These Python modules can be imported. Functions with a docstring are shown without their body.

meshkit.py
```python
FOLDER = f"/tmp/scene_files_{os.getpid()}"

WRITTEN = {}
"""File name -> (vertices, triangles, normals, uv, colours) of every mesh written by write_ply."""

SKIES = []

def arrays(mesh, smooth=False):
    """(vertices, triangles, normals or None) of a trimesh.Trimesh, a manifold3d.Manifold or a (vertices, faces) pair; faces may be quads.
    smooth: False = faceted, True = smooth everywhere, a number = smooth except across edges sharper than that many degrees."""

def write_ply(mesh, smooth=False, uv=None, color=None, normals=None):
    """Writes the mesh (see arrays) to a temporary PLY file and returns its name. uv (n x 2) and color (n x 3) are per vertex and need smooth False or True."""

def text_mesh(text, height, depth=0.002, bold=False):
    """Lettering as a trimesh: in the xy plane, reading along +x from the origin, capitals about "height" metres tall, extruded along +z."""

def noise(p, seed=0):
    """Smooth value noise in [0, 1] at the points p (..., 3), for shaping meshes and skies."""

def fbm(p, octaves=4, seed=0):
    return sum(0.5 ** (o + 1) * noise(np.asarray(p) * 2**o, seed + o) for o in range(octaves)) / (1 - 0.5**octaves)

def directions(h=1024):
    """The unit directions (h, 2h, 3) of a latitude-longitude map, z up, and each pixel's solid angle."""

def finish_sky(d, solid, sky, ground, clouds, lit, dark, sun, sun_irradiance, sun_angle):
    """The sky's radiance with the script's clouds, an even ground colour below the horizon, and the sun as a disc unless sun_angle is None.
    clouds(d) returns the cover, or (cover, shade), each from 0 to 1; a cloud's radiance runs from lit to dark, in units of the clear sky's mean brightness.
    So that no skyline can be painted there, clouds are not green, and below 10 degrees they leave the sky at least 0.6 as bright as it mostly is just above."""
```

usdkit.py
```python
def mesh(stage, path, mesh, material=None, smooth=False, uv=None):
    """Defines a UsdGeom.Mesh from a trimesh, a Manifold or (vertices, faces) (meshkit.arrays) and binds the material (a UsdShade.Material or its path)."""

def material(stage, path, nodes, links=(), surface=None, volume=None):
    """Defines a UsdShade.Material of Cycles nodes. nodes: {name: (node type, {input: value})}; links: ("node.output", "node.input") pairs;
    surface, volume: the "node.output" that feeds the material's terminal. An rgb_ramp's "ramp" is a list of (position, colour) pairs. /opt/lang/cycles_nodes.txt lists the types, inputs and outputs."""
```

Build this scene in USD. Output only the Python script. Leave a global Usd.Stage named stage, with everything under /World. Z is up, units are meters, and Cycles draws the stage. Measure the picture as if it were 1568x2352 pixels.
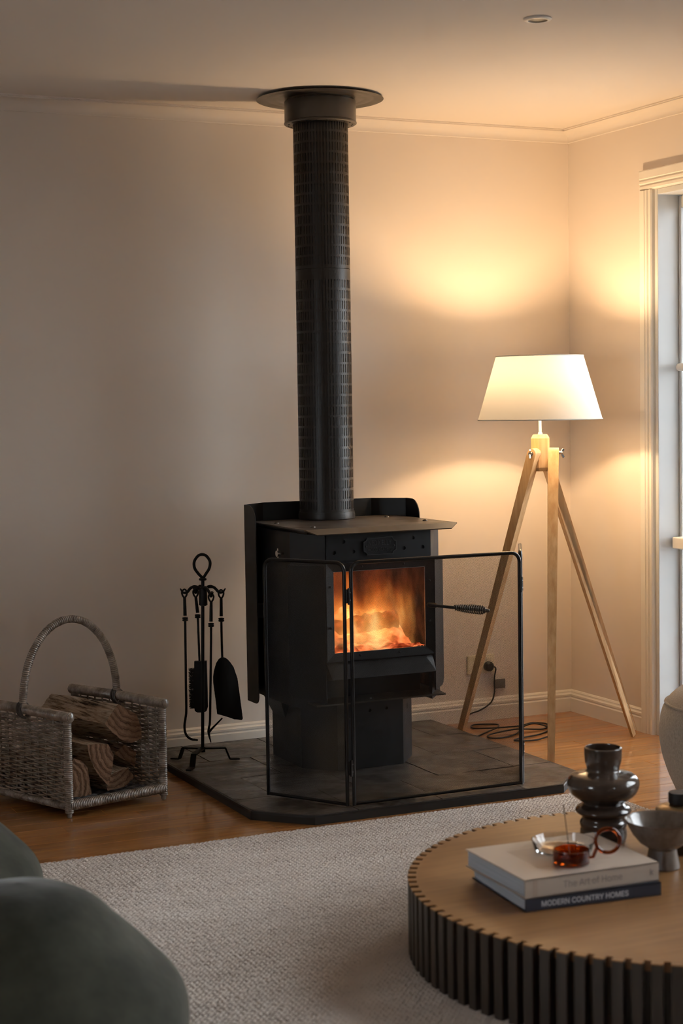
import math, random
import numpy as np, trimesh, manifold3d as m3
import usdkit, meshkit
from pxr import Usd, UsdGeom, UsdLux, UsdShade, Gf, Sdf, Vt
from shapely.geometry import Polygon, Point, box as sbox
from shapely import affinity

stage = Usd.Stage.CreateInMemory()
UsdGeom.SetStageUpAxis(stage, 'Z')
UsdGeom.Xform.Define(stage, '/World')
UsdGeom.Scope.Define(stage, '/World/Looks')
RND = random.Random(7)
PI = math.pi

# ------------------------------------------------------------------ camera, light, exposure
F_PX, YAW, PITCH, ROLL = 3847.024, 0.434751, 0.0656427, -0.0159652
CAM = np.array([-3.80224, -5.92031, 1.308318])
EXPOSURE = 0.42
FSTOP, FOCUS = 4.0, 6.1
SKY_COLOR, SKY_LEVEL = (0.90, 0.95, 1.0), 2.65
BULB_COLOR, BULB_LEVEL = (1.0, 0.665, 0.355), 440.0
FIRE_LEVEL = 1.0

_f = np.array([math.sin(YAW) * math.cos(PITCH), math.cos(YAW) * math.cos(PITCH), -math.sin(PITCH)])
_r0 = np.array([math.cos(YAW), -math.sin(YAW), 0.0])
_u0 = np.cross(_r0, _f)
_r = math.cos(ROLL) * _r0 + math.sin(ROLL) * _u0
_u = -math.sin(ROLL) * _r0 + math.cos(ROLL) * _u0
cam = UsdGeom.Camera.Define(stage, '/World/camera')
M = Gf.Matrix4d(*[float(x) for x in (*_r, 0, *_u, 0, *(-_f), 0, *CAM, 1)])
cam.AddTransformOp().Set(M)
cam.CreateHorizontalApertureAttr(24.0)
cam.CreateVerticalApertureAttr(36.0)
cam.CreateFocalLengthAttr(F_PX / 1568 * 24.0)
cam.CreateFStopAttr(FSTOP)
cam.CreateFocusDistanceAttr(FOCUS)
cam.CreateExposureAttr(EXPOSURE)
dome = UsdLux.DomeLight.Define(stage, '/World/sky')
dome.CreateColorAttr(Gf.Vec3f(*SKY_COLOR))
dome.CreateIntensityAttr(SKY_LEVEL)

# ------------------------------------------------------------------ helpers
_used = {}

def path_for(name, parent='/World'):
    parent = str(parent.GetPath()) if hasattr(parent, 'GetPath') else str(parent)
    k = _used.get((parent, name), 0)
    _used[(parent, name)] = k + 1
    return f'{parent}/{name}' if k == 0 else f'{parent}/{name}_{k:03d}'

_base = {}

def setdata(p, **kw):
    for k, v in kw.items():
        if v:
            p.SetCustomDataByKey(k, v)

def thing(name, label=None, category=None, base=(0, 0, 0), group=None, kind=None):
    x = UsdGeom.Xform.Define(stage, path_for(name))
    x.AddTranslateOp().Set(Gf.Vec3d(*map(float, base)))
    p = x.GetPrim()
    _base[str(p.GetPath())] = np.array(base, float)
    setdata(p, label=label, category=category, group=group, kind=kind)
    return p

def _arr(mesh):
    v, f, _ = meshkit.arrays(mesh, False)
    return np.array(v), np.array(f)

def part(parent, name, mesh, m, smooth=False, label=None, kind=None):
    """a mesh given in world coordinates, as a child of a thing or of a part"""
    v, f = _arr(mesh)
    pth = str(parent.GetPath())
    top = '/'.join(pth.split('/')[:3])
    v = v - _base.get(top, 0)
    pr = usdkit.mesh(stage, path_for(name, parent), trimesh.Trimesh(v, f, process=False), MATS[m], smooth=smooth).GetPrim()
    setdata(pr, label=label, kind=kind)
    return pr

def solo(name, mesh, m, smooth=False, label=None, category=None, group=None, kind=None):
    v, f = _arr(mesh)
    pr = usdkit.mesh(stage, path_for(name), trimesh.Trimesh(v, f, process=False), MATS[m], smooth=smooth).GetPrim()
    setdata(pr, label=label, category=category, group=group, kind=kind)
    return pr

def cat(*ms):
    vs, fs, n = [], [], 0
    for m in ms:
        v, f = _arr(m)
        vs.append(v); fs.append(f + n); n += len(v)
    return trimesh.Trimesh(np.vstack(vs), np.vstack(fs), process=False)

def hull(pts):
    return m3.Manifold.hull_points(np.asarray(pts, float))

def bx(lo, hi, c=0.0):
    """box with chamfered edges"""
    lo, hi = np.minimum(lo, hi), np.maximum(lo, hi)
    c = min(c, 0.45 * float((np.array(hi) - np.array(lo)).min()))
    pts = []
    for sx in (0, 1):
        for sy in (0, 1):
            for sz in (0, 1):
                p = np.array([(lo, hi)[s][i] for i, s in enumerate((sx, sy, sz))], float)
                d = np.array([1 - 2 * sx, 1 - 2 * sy, 1 - 2 * sz]) * c
                if c > 0:
                    for k in range(3):
                        q = p + d; q[k] = p[k]; pts.append(q)
                else:
                    pts.append(p)
    return hull(pts)

def frame(d, up=(0, 0, 1)):
    d = np.array(d, float); d /= np.linalg.norm(d)
    a = np.cross(up, d)
    if np.linalg.norm(a) < 1e-6:
        a = np.cross((1, 0, 0), d)
    a /= np.linalg.norm(a)
    return a, np.cross(d, a), d

def obar(p0, p1, w, t, up=(0, 0, 1), w1=None, t1=None, c=0.0):
    """a straight bar of section w x t between two points (section axes: horizontal side, then up-ish)"""
    p0, p1 = np.array(p0, float), np.array(p1, float)
    a, b, d = frame(p1 - p0, up)
    w1 = w if w1 is None else w1; t1 = t if t1 is None else t1
    pts = []
    for p, ww, tt in ((p0, w, t), (p1, w1, t1)):
        for sa, sb in ((1, 1), (1, -1), (-1, 1), (-1, -1)):
            if c:
                pts.append(p + a * sa * (ww / 2 - c) + b * sb * tt / 2)
                pts.append(p + a * sa * ww / 2 + b * sb * (tt / 2 - c))
            else:
                pts.append(p + a * sa * ww / 2 + b * sb * tt / 2)
    return hull(pts)

def tube(path, r, sides=10, closed=False, cap=True, flat=None):
    """sweep a circle (or ellipse flat=(kx,ky)) of radius r (number or list) along a path"""
    p = np.asarray(path, float)
    n = len(p)
    r = np.broadcast_to(np.asarray(r, float), (n,))
    if closed:
        t = np.roll(p, -1, 0) - np.roll(p, 1, 0)
    else:
        t = np.gradient(p, axis=0)
    t /= np.linalg.norm(t, axis=1, keepdims=True) + 1e-12
    a0, b0, _ = frame(t[0])
    A = [a0]
    for i in range(1, n):
        a = A[-1] - t[i] * np.dot(A[-1], t[i])
        A.append(a / (np.linalg.norm(a) + 1e-12))
    A = np.array(A); B = np.cross(t, A)
    ang = np.arange(sides) * 2 * PI / sides
    kx, ky = flat or (1, 1)
    v = p[:, None] + r[:, None, None] * (kx * np.cos(ang)[None, :, None] * A[:, None] + ky * np.sin(ang)[None, :, None] * B[:, None])
    m = n if closed else n - 1
    i, j = np.meshgrid(np.arange(m), np.arange(sides), indexing='ij')
    i2, j2 = (i + 1) % n, (j + 1) % sides
    q = np.stack([i * sides + j, i * sides + j2, i2 * sides + j2, i2 * sides + j], -1).reshape(-1, 4)
    f = np.vstack([q[:, [0, 1, 2]], q[:, [0, 2, 3]]])
    v = v.reshape(-1, 3)
    if cap and not closed:
        k = len(v)
        v = np.vstack([v, p[:1], p[-1:]])
        js = np.arange(sides); jn = (js + 1) % sides
        f = np.vstack([f, np.stack([np.full(sides, k), jn, js], 1), np.stack([np.full(sides, k + 1), (n - 1) * sides + js, (n - 1) * sides + jn], 1)])
    return trimesh.Trimesh(v, f, process=False)

def rod(p0, p1, r, sides=16, r1=None):
    return tube([p0, p1], [r, r if r1 is None else r1], sides)

def smooth_path(pts, n=8):
    """Catmull-Rom through points"""
    p = np.asarray(pts, float)
    P = np.vstack([2 * p[0] - p[1], p, 2 * p[-1] - p[-2]])
    out = []
    for i in range(1, len(P) - 2):
        for t in np.linspace(0, 1, n, endpoint=False):
            a, b, c, d = P[i - 1], P[i], P[i + 1], P[i + 2]
            out.append(0.5 * ((2 * b) + (c - a) * t + (2 * a - 5 * b + 4 * c - d) * t ** 2 + (3 * b - a - 3 * c + d) * t ** 3))
    out.append(P[-2])
    return np.array(out)

def lathe(profile, center=(0, 0, 0), n=64):
    """closed or open profile of (r, z) turned about z"""
    pr = np.asarray(profile, float)
    k = len(pr)
    ang = np.arange(n) * 2 * PI / n
    v = np.stack([pr[:, 0][:, None] * np.cos(ang), pr[:, 0][:, None] * np.sin(ang), np.repeat(pr[:, 1][:, None], n, 1)], -1).reshape(-1, 3) + np.array(center, float)
    i, j = np.meshgrid(np.arange(k - 1), np.arange(n), indexing='ij')
    j2 = (j + 1) % n
    q = np.stack([i * n + j, i * n + j2, (i + 1) * n + j2, (i + 1) * n + j], -1).reshape(-1, 4)
    return trimesh.Trimesh(v, np.vstack([q[:, [0, 1, 2]], q[:, [0, 2, 3]]]), process=False)

def curve2(pts, n=6):
    p = smooth_path([(a, 0, b) for a, b in pts], n)
    return [(max(0.0, x), z) for x, _, z in p]

def extrude(poly, h, origin, ex, ey):
    """polygon in the plane (ex, ey) at origin, extruded by h along ex x ey"""
    m = trimesh.creation.extrude_polygon(poly, h, engine='earcut')
    ex, ey = np.array(ex, float), np.array(ey, float)
    ez = np.cross(ex, ey)
    v = np.array(m.vertices)
    return trimesh.Trimesh(np.array(origin, float) + v[:, :1] * ex + v[:, 1:2] * ey + v[:, 2:] * ez, m.faces, process=False)

def disc_bolt(c, d, r, h, n=12):
    """domed bolt head at c pointing along d"""
    c, d = np.array(c, float), np.array(d, float); d /= np.linalg.norm(d)
    return tube([c - d * .001, c + d * h * .45, c + d * h * .8, c + d * h], [r, r * .95, r * .6, r * .12], n)

def to_man(m):
    v, f = _arr(m)
    t = trimesh.Trimesh(v, f, process=True)
    return m3.Manifold(m3.Mesh(np.asarray(t.vertices, np.float32), np.asarray(t.faces, np.uint32)))

def poly_prism(pts, z0, z1):
    return m3.Manifold.extrude(m3.CrossSection([np.asarray(pts, float)]), z1 - z0).translate((0, 0, z0))

# ------------------------------------------------------------------ materials
MATS = {}

def mat(name, color, rough=0.5, metal=0.0, spec=0.5, bump=None, vary=None, coat=0.0, sheen=0.0, rvary=None, extra=None):
    """vary = (scale vec, [(pos, colour)...], detail); bump = (scale vec, strength, distance)"""
    p = {'roughness': rough, 'metallic': metal, 'specular_ior_level': spec, 'base_color': color}
    if coat: p.update(coat_weight=coat, coat_roughness=.08)
    if sheen: p.update(sheen_weight=sheen, sheen_roughness=.4)
    nodes = {'p': ('principled_bsdf', p), 'geo': ('geometry', {})}
    links = []
    if vary:
        sc, ramp, det = vary
        nodes['mapc'] = ('mapping', {'scale': sc})
        nodes['nc'] = ('noise_texture', {'scale': 1.0, 'detail': det, 'roughness': .6})
        nodes['rc'] = ('rgb_ramp', {'ramp': ramp})
        links += [('geo.position', 'mapc.vector'), ('mapc.vector', 'nc.vector'), ('nc.fac', 'rc.fac'), ('rc.color', 'p.base_color')]
    if rvary:
        sc, lo, hi = rvary
        nodes['mapr'] = ('mapping', {'scale': sc})
        nodes['nr'] = ('noise_texture', {'scale': 1.0, 'detail': 4})
        nodes['mr'] = ('map_range', {'from_min': .3, 'from_max': .7, 'to_min': lo, 'to_max': hi, 'clamp': True})
        links += [('geo.position', 'mapr.vector'), ('mapr.vector', 'nr.vector'), ('nr.fac', 'mr.value'), ('mr.result', 'p.roughness')]
    if bump:
        sc, st, dist = bump
        nodes['mapb'] = ('mapping', {'scale': sc})
        nodes['nb'] = ('noise_texture', {'scale': 1.0, 'detail': 6, 'roughness': .62})
        nodes['b'] = ('bump', {'strength': st, 'distance': dist})
        links += [('geo.position', 'mapb.vector'), ('mapb.vector', 'nb.vector'), ('nb.fac', 'b.height'), ('b.normal', 'p.normal')]
    MATS[name] = usdkit.material(stage, '/World/Looks/' + name, nodes, links, surface='p.BSDF')

mat('wall_paint', (.75, .672, .598), .75, spec=.25, bump=((90,) * 3, .06, .002))
mat('ceiling_paint', (.75, .68, .61), .85, spec=.2)
mat('trim_paint', (.80, .76, .69), .38)
mat('door_paint', (.60, .61, .61), .4)
mat('black_steel', (.0070, .0078, .0098), .42, spec=.38, bump=((260,) * 3, .05, .001), rvary=((7,) * 3, .38, .56))
mat('black_gloss_steel', (.006, .006, .007), .30, spec=.35)
mat('stove_top', (.046, .037, .030), .36, spec=.6, rvary=((6,) * 3, .28, .46))
mat('flue_black', (.019, .0155, .013), .38, spec=.40, rvary=((5, 5, 3), .34, .55))
mat('flue_pipe', (.035, .033, .033), .35, metal=.4)
mat('iron', (.006, .006, .006), .5, spec=.25)
mat('bristle', (.014, .013, .012), .8, spec=.2)
mat('mesh_wire', (.007, .007, .008), .5, spec=.25)
mat('badge_metal', (.022, .022, .026), .38, spec=.6)
mat('chrome', (.75, .74, .72), .18, metal=1.0)
mat('bright_steel', (.42, .42, .42), .35, metal=1.0)
mat('dull_steel', (.14, .13, .12), .38, metal=1.0)
mat('firebrick', (.22, .17, .13), .9, vary=((22, 22, 14), [(.40, (.022, .018, .016)), (.66, (.15, .095, .065))], 5), bump=((60,) * 3, .4, .004))
mat('slate', (.1, .09, .08), .42, vary=((7, 7, 7), [(.28, (.045, .037, .032)), (.5, (.085, .069, .059)), (.72, (.150, .121, .101))], 6),
    bump=((11, 26, 30), .9, .010), rvary=((9,) * 3, .16, .40))
mat('slate_edge', (.014, .014, .016), .45)
mat('grout', (.03, .027, .025), .85)
for i, k in enumerate((.86, 1.0, 1.12, .95)):
    a, b = np.array((.33, .122, .030)) * k, np.array((.50, .235, .073)) * k
    mat(f'floor_oak_{i}', tuple(b), .3, vary=((3.2, 44, 44), [(.3, tuple(a)), (.7, tuple(b))], 6), coat=.6, rvary=((2, 9, 9), .16, .28))
mat('lamp_wood', (.58, .36, .17), .5, vary=((60, 60, 4), [(.3, (.50, .29, .12)), (.7, (.66, .44, .23))], 4))
mat('table_wood', (.2, .11, .05), .42, vary=((5, 60, 40), [(.28, (.180, .077, .022)), (.72, (.262, .125, .042))], 6), bump=((8, 160, 60), .15, .001))
mat('slat_wood_shaded', (.08, .055, .036), .5, vary=((60, 60, 5), [(.3, (.024, .0155, .010)), (.7, (.044, .029, .019))], 5))  # table wood darkened: the shade on the slat faces is in the colour
mat('wicker', (.19, .165, .14), .26, vary=((34, 34, 34), [(.3, (.10, .072, .050)), (.5, (.22, .178, .14)), (.72, (.36, .315, .265))], 3), spec=.7, coat=.7)
mat('wicker_dark', (.06, .052, .05), .45, vary=((25, 25, 25), [(.3, (.035, .03, .028)), (.7, (.10, .088, .08))], 3))
mat('charred', (.012, .010, .009), .9, bump=((40,) * 3, .8, .01))
mat('velvet', (.030, .034, .026), .85, spec=.12, sheen=.22, vary=((7, 7, 7), [(.32, (.022, .0225, .016)), (.7, (.056, .056, .041))], 6), bump=((14, 14, 14), .2, .01))
mat('boucle', (.50, .43, .345), .95, spec=.1, sheen=.25, vary=((300, 300, 120), [(.3, (.36, .30, .24)), (.7, (.56, .49, .40))], 2), bump=((420, 420, 160), .9, .003))
mat('rug_wool', (.64, .58, .525), .95, spec=.1, sheen=.2, vary=((5, 9, 5), [(.3, (.54, .475, .425)), (.7, (.65, .585, .53))], 5))
mat('rug_base', (.10, .078, .064), .95, spec=.1)
mat('outlet_plastic', (.74, .68, .52), .4)
mat('black_plastic', (.012, .012, .012), .4)
mat('cable_black', (.012, .011, .011), .55)
mat('tag_card', (.16, .135, .12), .6)
mat('white_plastic', (.8, .78, .74), .35)
mat('downlight_recess_shade', (.05, .042, .042), .5)  # dark tone stands in for the shade inside a recess
mat('vase_glaze', (.050, .036, .030), .16, spec=.5, coat=.4, vary=((9, 9, 9), [(.35, (.030, .019, .015)), (.7, (.070, .048, .036))], 3))
mat('bowl_glaze', (.15, .125, .105), .22, spec=.55, coat=.4, vary=((60, 60, 26), [(.32, (.115, .088, .068)), (.7, (.19, .148, .118))], 4))
mat('bowl_rim', (.09, .05, .03), .3)
mat('jar_black', (.012, .011, .011), .14, spec=.6, coat=.5)
mat('jar_lid', (.20, .13, .06), .28, metal=.6)  # on the jar, bronze paints the warm wall reflected in a black lid
mat('knob_black', (.006, .006, .006), .5)
mat('book_cream', (.40, .325, .265), .5)
mat('book_cream_print', (.36, .28, .22), .5)
mat('book_navy', (.022, .026, .040), .42)
mat('book_ink', (.20, .175, .16), .5)
mat('book_white_ink', (.42, .42, .44), .5)
mat('paper', (.52, .56, .62), .8, vary=((2, 2, 900), [(.35, (.36, .39, .43)), (.65, (.48, .51, .55))], 1))
mat('incense', (.10, .065, .045), .8)
mat('exterior_paving', (.20, .20, .19), .9)
mat('wick', (.02, .02, .02), .8)

def custom(name, nodes, links, surface=None, volume=None):
    MATS[name] = usdkit.material(stage, '/World/Looks/' + name, nodes, links, surface=surface, volume=volume)

custom('pane', {'t': ('transparent_bsdf', {'color': (.96, .97, .97)}), 'g': ('glossy_bsdf', {'roughness': .02, 'color': (1, 1, 1)}), 'f': ('fresnel', {'IOR': 1.45}), 'm': ('mix_closure', {})},
       [('f.fac', 'm.fac'), ('t.BSDF', 'm.closure1'), ('g.BSDF', 'm.closure2')], 'm.closure')
custom('stove_glass', {'t': ('transparent_bsdf', {'color': (.93, .90, .88)}), 'g': ('glossy_bsdf', {'roughness': .06, 'color': (1, 1, 1)}), 'f': ('fresnel', {'IOR': 1.45}), 'm': ('mix_closure', {})},
       [('f.fac', 'm.fac'), ('t.BSDF', 'm.closure1'), ('g.BSDF', 'm.closure2')], 'm.closure')
custom('shade_fabric', {'d': ('diffuse_bsdf', {'color': (.70, .68, .63)}), 't': ('translucent_bsdf', {'color': (.62, .60, .55)}), 'm': ('mix_closure', {'fac': .095}),
                        'geo': ('geometry', {}), 'mp': ('mapping', {'scale': (500, 500, 900)}), 'n': ('noise_texture', {'scale': 1, 'detail': 1}), 'b': ('bump', {'strength': .12, 'distance': .001})},
       [('d.BSDF', 'm.closure1'), ('t.BSDF', 'm.closure2'), ('geo.position', 'mp.vector'), ('mp.vector', 'n.vector'), ('n.fac', 'b.height'), ('b.normal', 'd.normal')], 'm.closure')
custom('bulb', {'e': ('emission', {'color': BULB_COLOR, 'strength': BULB_LEVEL})}, [], 'e.emission')
custom('amber_glass', {'p': ('principled_bsdf', {'base_color': (.26, .035, .002), 'roughness': .03, 'transmission_weight': 1.0, 'ior': 1.47})}, [], 'p.BSDF')
custom('clear_glass', {'p': ('principled_bsdf', {'base_color': (.95, .95, .95), 'roughness': .02, 'transmission_weight': 1.0, 'ior': 1.47})}, [], 'p.BSDF')
# glowing embers: bright cells between dark ash
custom('embers', {'geo': ('geometry', {}), 'n': ('noise_texture', {'scale': 26, 'detail': 5, 'roughness': .6}),
                  'r': ('rgb_ramp', {'ramp': [(.30, (.02, .004, .001)), (.44, (.55, .06, .012)), (.58, (1.0, .22, .07)), (.75, (1.0, .42, .19))]}),
                  's': ('map_range', {'from_min': .32, 'from_max': .62, 'to_min': .1, 'to_max': 1.7, 'clamp': True}), 'e': ('emission', {})},
       [('geo.position', 'n.vector'), ('n.fac', 'r.fac'), ('n.fac', 's.value'), ('r.color', 'e.color'), ('s.result', 'e.strength')], 'e.emission')
custom('glowing_log', {'geo': ('geometry', {}), 'n': ('noise_texture', {'scale': 20, 'detail': 5, 'roughness': .65}),
                       'r': ('rgb_ramp', {'ramp': [(.40, (.03, .006, .002)), (.55, (.55, .08, .02)), (.72, (1.0, .32, .08))]}),
                       's': ('map_range', {'from_min': .45, 'from_max': .75, 'to_min': 0.02, 'to_max': 1.3, 'clamp': True}),
                       'e': ('emission', {}), 'd': ('diffuse_bsdf', {'color': (.02, .016, .014)}), 'a': ('add_closure', {})},
       [('geo.position', 'n.vector'), ('n.fac', 'r.fac'), ('n.fac', 's.value'), ('r.color', 'e.color'), ('s.result', 'e.strength'), ('e.emission', 'a.closure1'), ('d.BSDF', 'a.closure2')], 'a.closure')
# flames: an emitting volume, densest low down, torn into tongues by stretched noise
custom('flame_gas', {'geo': ('geometry', {}), 'mp': ('mapping', {'scale': (13, 13, 5.5), 'location': (.7, .3, .35)}), 'n': ('noise_texture', {'scale': 1, 'detail': 3, 'roughness': .5, 'distortion': .7}),
                     'sx': ('separate_xyz', {}), 'h': ('map_range', {'from_min': .44, 'from_max': .74, 'to_min': .24, 'to_max': -.13, 'clamp': True}),
                     'v': ('math', {'math_type': 'add'}), 's': ('map_range', {'from_min': .44, 'from_max': .84, 'to_min': 0, 'to_max': 1, 'clamp': True}),
                     'r': ('rgb_ramp', {'ramp': [(0, (1.0, .11, .01)), (.35, (1.0, .22, .03)), (.75, (1.0, .42, .09)), (1, (1.0, .66, .25))]}),
                     'pw': ('math', {'math_type': 'power', 'value2': 1.6}), 'k': ('math', {'math_type': 'multiply', 'value2': 14.0 * FIRE_LEVEL}), 'e': ('emission', {})},
       [('geo.position', 'mp.vector'), ('mp.vector', 'n.vector'), ('geo.position', 'sx.vector'), ('sx.z', 'h.value'), ('n.fac', 'v.value1'), ('h.result', 'v.value2'), ('v.value', 's.value'),
        ('s.result', 'r.fac'), ('s.result', 'pw.value1'), ('pw.value', 'k.value1'), ('k.value', 'e.strength'), ('r.color', 'e.color')], volume='e.emission')
custom('log_bark', {'geo': ('geometry', {}), 'rot': ('vector_rotate', {'rotate_type': 'z_axis', 'angle': -.27}), 'mp': ('mapping', {'scale': (130, 4, 130)}), 'n': ('noise_texture', {'scale': 1, 'detail': 6, 'roughness': .6, 'distortion': .3}),
                    'mp2': ('mapping', {'scale': (9, 5, 9)}), 'n2': ('noise_texture', {'scale': 1, 'detail': 3}), 'ad': ('math', {'math_type': 'multiply_add', 'value2': .5}),
                    'r': ('rgb_ramp', {'ramp': [(.56, (.030, .019, .012)), (.64, (.18, .12, .08)), (.74, (.42, .315, .225)), (.88, (.58, .47, .36))]}),
                    'b': ('bump', {'strength': 1.0, 'distance': .012}), 'p': ('principled_bsdf', {'roughness': .9, 'specular_ior_level': .15})},
       [('geo.position', 'rot.vector'), ('rot.vector', 'mp.vector'), ('mp.vector', 'n.vector'), ('rot.vector', 'mp2.vector'), ('mp2.vector', 'n2.vector'), ('n2.fac', 'ad.value1'), ('n.fac', 'ad.value3'),
        ('ad.value', 'r.fac'), ('n.fac', 'b.height'), ('r.color', 'p.base_color'), ('b.normal', 'p.normal')], 'p.BSDF')
# sawn log ends: growth rings about each log's own heart
def log_end(name, heart, turn, scale=1.0):
    sc = (26 * scale, 26 * scale, 26 * scale)
    custom(name, {'geo': ('geometry', {}), 'sub': ('vector_math', {'math_type': 'subtract', 'vector2': tuple(map(float, heart))}),
                  'rot': ('vector_rotate', {'rotate_type': 'z_axis', 'angle': -turn}), 'mp': ('mapping', {'scale': (17 * scale, .01, 17 * scale)}),
                  'w': ('wave_texture', {'wave_type': 'rings', 'rings_direction': 'y', 'scale': 1.0, 'distortion': 4.5, 'detail': 6, 'detail_scale': 2.0, 'detail_roughness': .6}),
                  'n': ('noise_texture', {'scale': 60, 'detail': 4}), 'nm': ('mix_color', {'blend_type': 'multiply', 'fac': .55}),
                  'r': ('rgb_ramp', {'ramp': [(0, (.11, .056, .032)), (.04, (.20, .108, .063)), (.3, (.27, .15, .088)), (.62, (.25, .137, .08)), (1, (.31, .185, .112))]}),
                  'b': ('bump', {'strength': .5, 'distance': .004}), 'p': ('principled_bsdf', {'roughness': .85, 'specular_ior_level': .2})},
           [('geo.position', 'sub.vector1'), ('sub.vector', 'rot.vector'), ('rot.vector', 'mp.vector'), ('mp.vector', 'w.vector'), ('geo.position', 'n.vector'), ('w.fac', 'r.fac'),
            ('r.color', 'nm.a'), ('n.fac', 'nm.b'), ('nm.result', 'p.base_color'), ('w.fac', 'b.height'), ('b.normal', 'p.normal')], 'p.BSDF')

# ------------------------------------------------------------------ the room
XL, YF, H = -6.3, -8.0, 2.4
DY0, DY1, DZ = -0.622, -1.60, 2.075      # glazed door opening in the right wall
TH = 0.12
WR = (-4.4, -2.4, 0.5, 2.0)
def wall_with_holes(axis, v, lo, hi, holes, outward):
    poly = sbox(lo, 0, hi, H)
    for (a, b, c, d) in holes:
        poly = poly.difference(sbox(min(a, b), c, max(a, b), d))
    geoms = getattr(poly, 'geoms', [poly])
    out = []
    for g in geoms:
        if axis == 'x':      # wall in the plane x = v
            out.append(extrude(g, TH, (v if outward > 0 else v - TH, 0, 0), (0, 1, 0), (0, 0, 1)))
        else:
            out.append(extrude(g, TH, (0, v + TH if outward > 0 else v, 0), (1, 0, 0), (0, 0, 1)))
    return cat(*out)
S = dict(kind='structure')
solo('wall_back', wall_with_holes('y', 0.0, XL - TH, TH, [], 1), 'wall_paint', label='plain warm white plaster wall behind the wood heater', **S)
solo('wall_right', wall_with_holes('x', 0.0, YF, 0.0, [(DY0, DY1, 0, DZ), WR], 1), 'wall_paint', label='plain warm white wall with the glazed door', **S)
WL = (-4.5, -3.4, 0.6, 1.9)
solo('wall_left', wall_with_holes('x', XL, YF, 0.0, [WL], -1), 'wall_paint', **S)
WF = (-1.5, -1.1, 1.0, 2.0)
solo('wall_front', wall_with_holes('y', YF, XL - TH, TH, [WF], -1), 'wall_paint', **S)
solo('ceiling', bx((XL - TH, YF - TH, H), (TH, TH, H + .1)), 'ceiling_paint', label='flat warm white plaster ceiling', **S)
solo('exterior_ground', bx((-30, -30, -.30), (30, 30, -.22)), 'exterior_paving', **S)

# floor: slab plus single boards wherever they can be seen
floor = thing('floor', 'varnished orange brown hardwood strip floor', None, (0, 0, 0), kind='structure')
BX0, BY0, BW = -3.7, -2.30, .0835
part(floor, 'subfloor', cat(bx((XL - TH, YF - TH, -.20), (TH, TH, -.022)),
     bx((XL - TH, YF - TH, -.022), (TH, BY0, 0)), bx((XL - TH, BY0, -.022), (BX0, TH, 0))), 'floor_oak_1')
y = BY0; row = 0
rb = random.Random(11)
while y < 0.0:
    y1 = min(y + BW, 0.02)
    x = BX0 - 0.0
    cuts = [BX0]
    c = BX0 + rb.uniform(.3, 1.6)
    while c < -.25:
        cuts.append(c); c += rb.uniform(.9, 1.9)
    cuts.append(0.02)
    for a, b in zip(cuts[:-1], cuts[1:]):
        part(floor, 'floorboard', bx((a + .0003, y + .0003, -.022), (b - .0003, y1 - .0003, 0.0 - rb.uniform(0, .0003)), .0011), f'floor_oak_{rb.randrange(4)}')
    y = y1; row += 1

def profile_x(prof, x0, x1):     # profile (y, z) along x
    return extrude(Polygon(prof), x1 - x0, (x0, 0, 0), (0, 1, 0), (0, 0, 1))
def profile_y(prof, y0, y1):     # profile (x, z) along y
    m = trimesh.creation.extrude_polygon(Polygon(prof), y1 - y0, engine='earcut')
    v = np.array(m.vertices)
    return trimesh.Trimesh(np.stack([v[:, 0], y0 + v[:, 2], v[:, 1]], 1), m.faces[:, ::-1], process=False)

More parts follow.
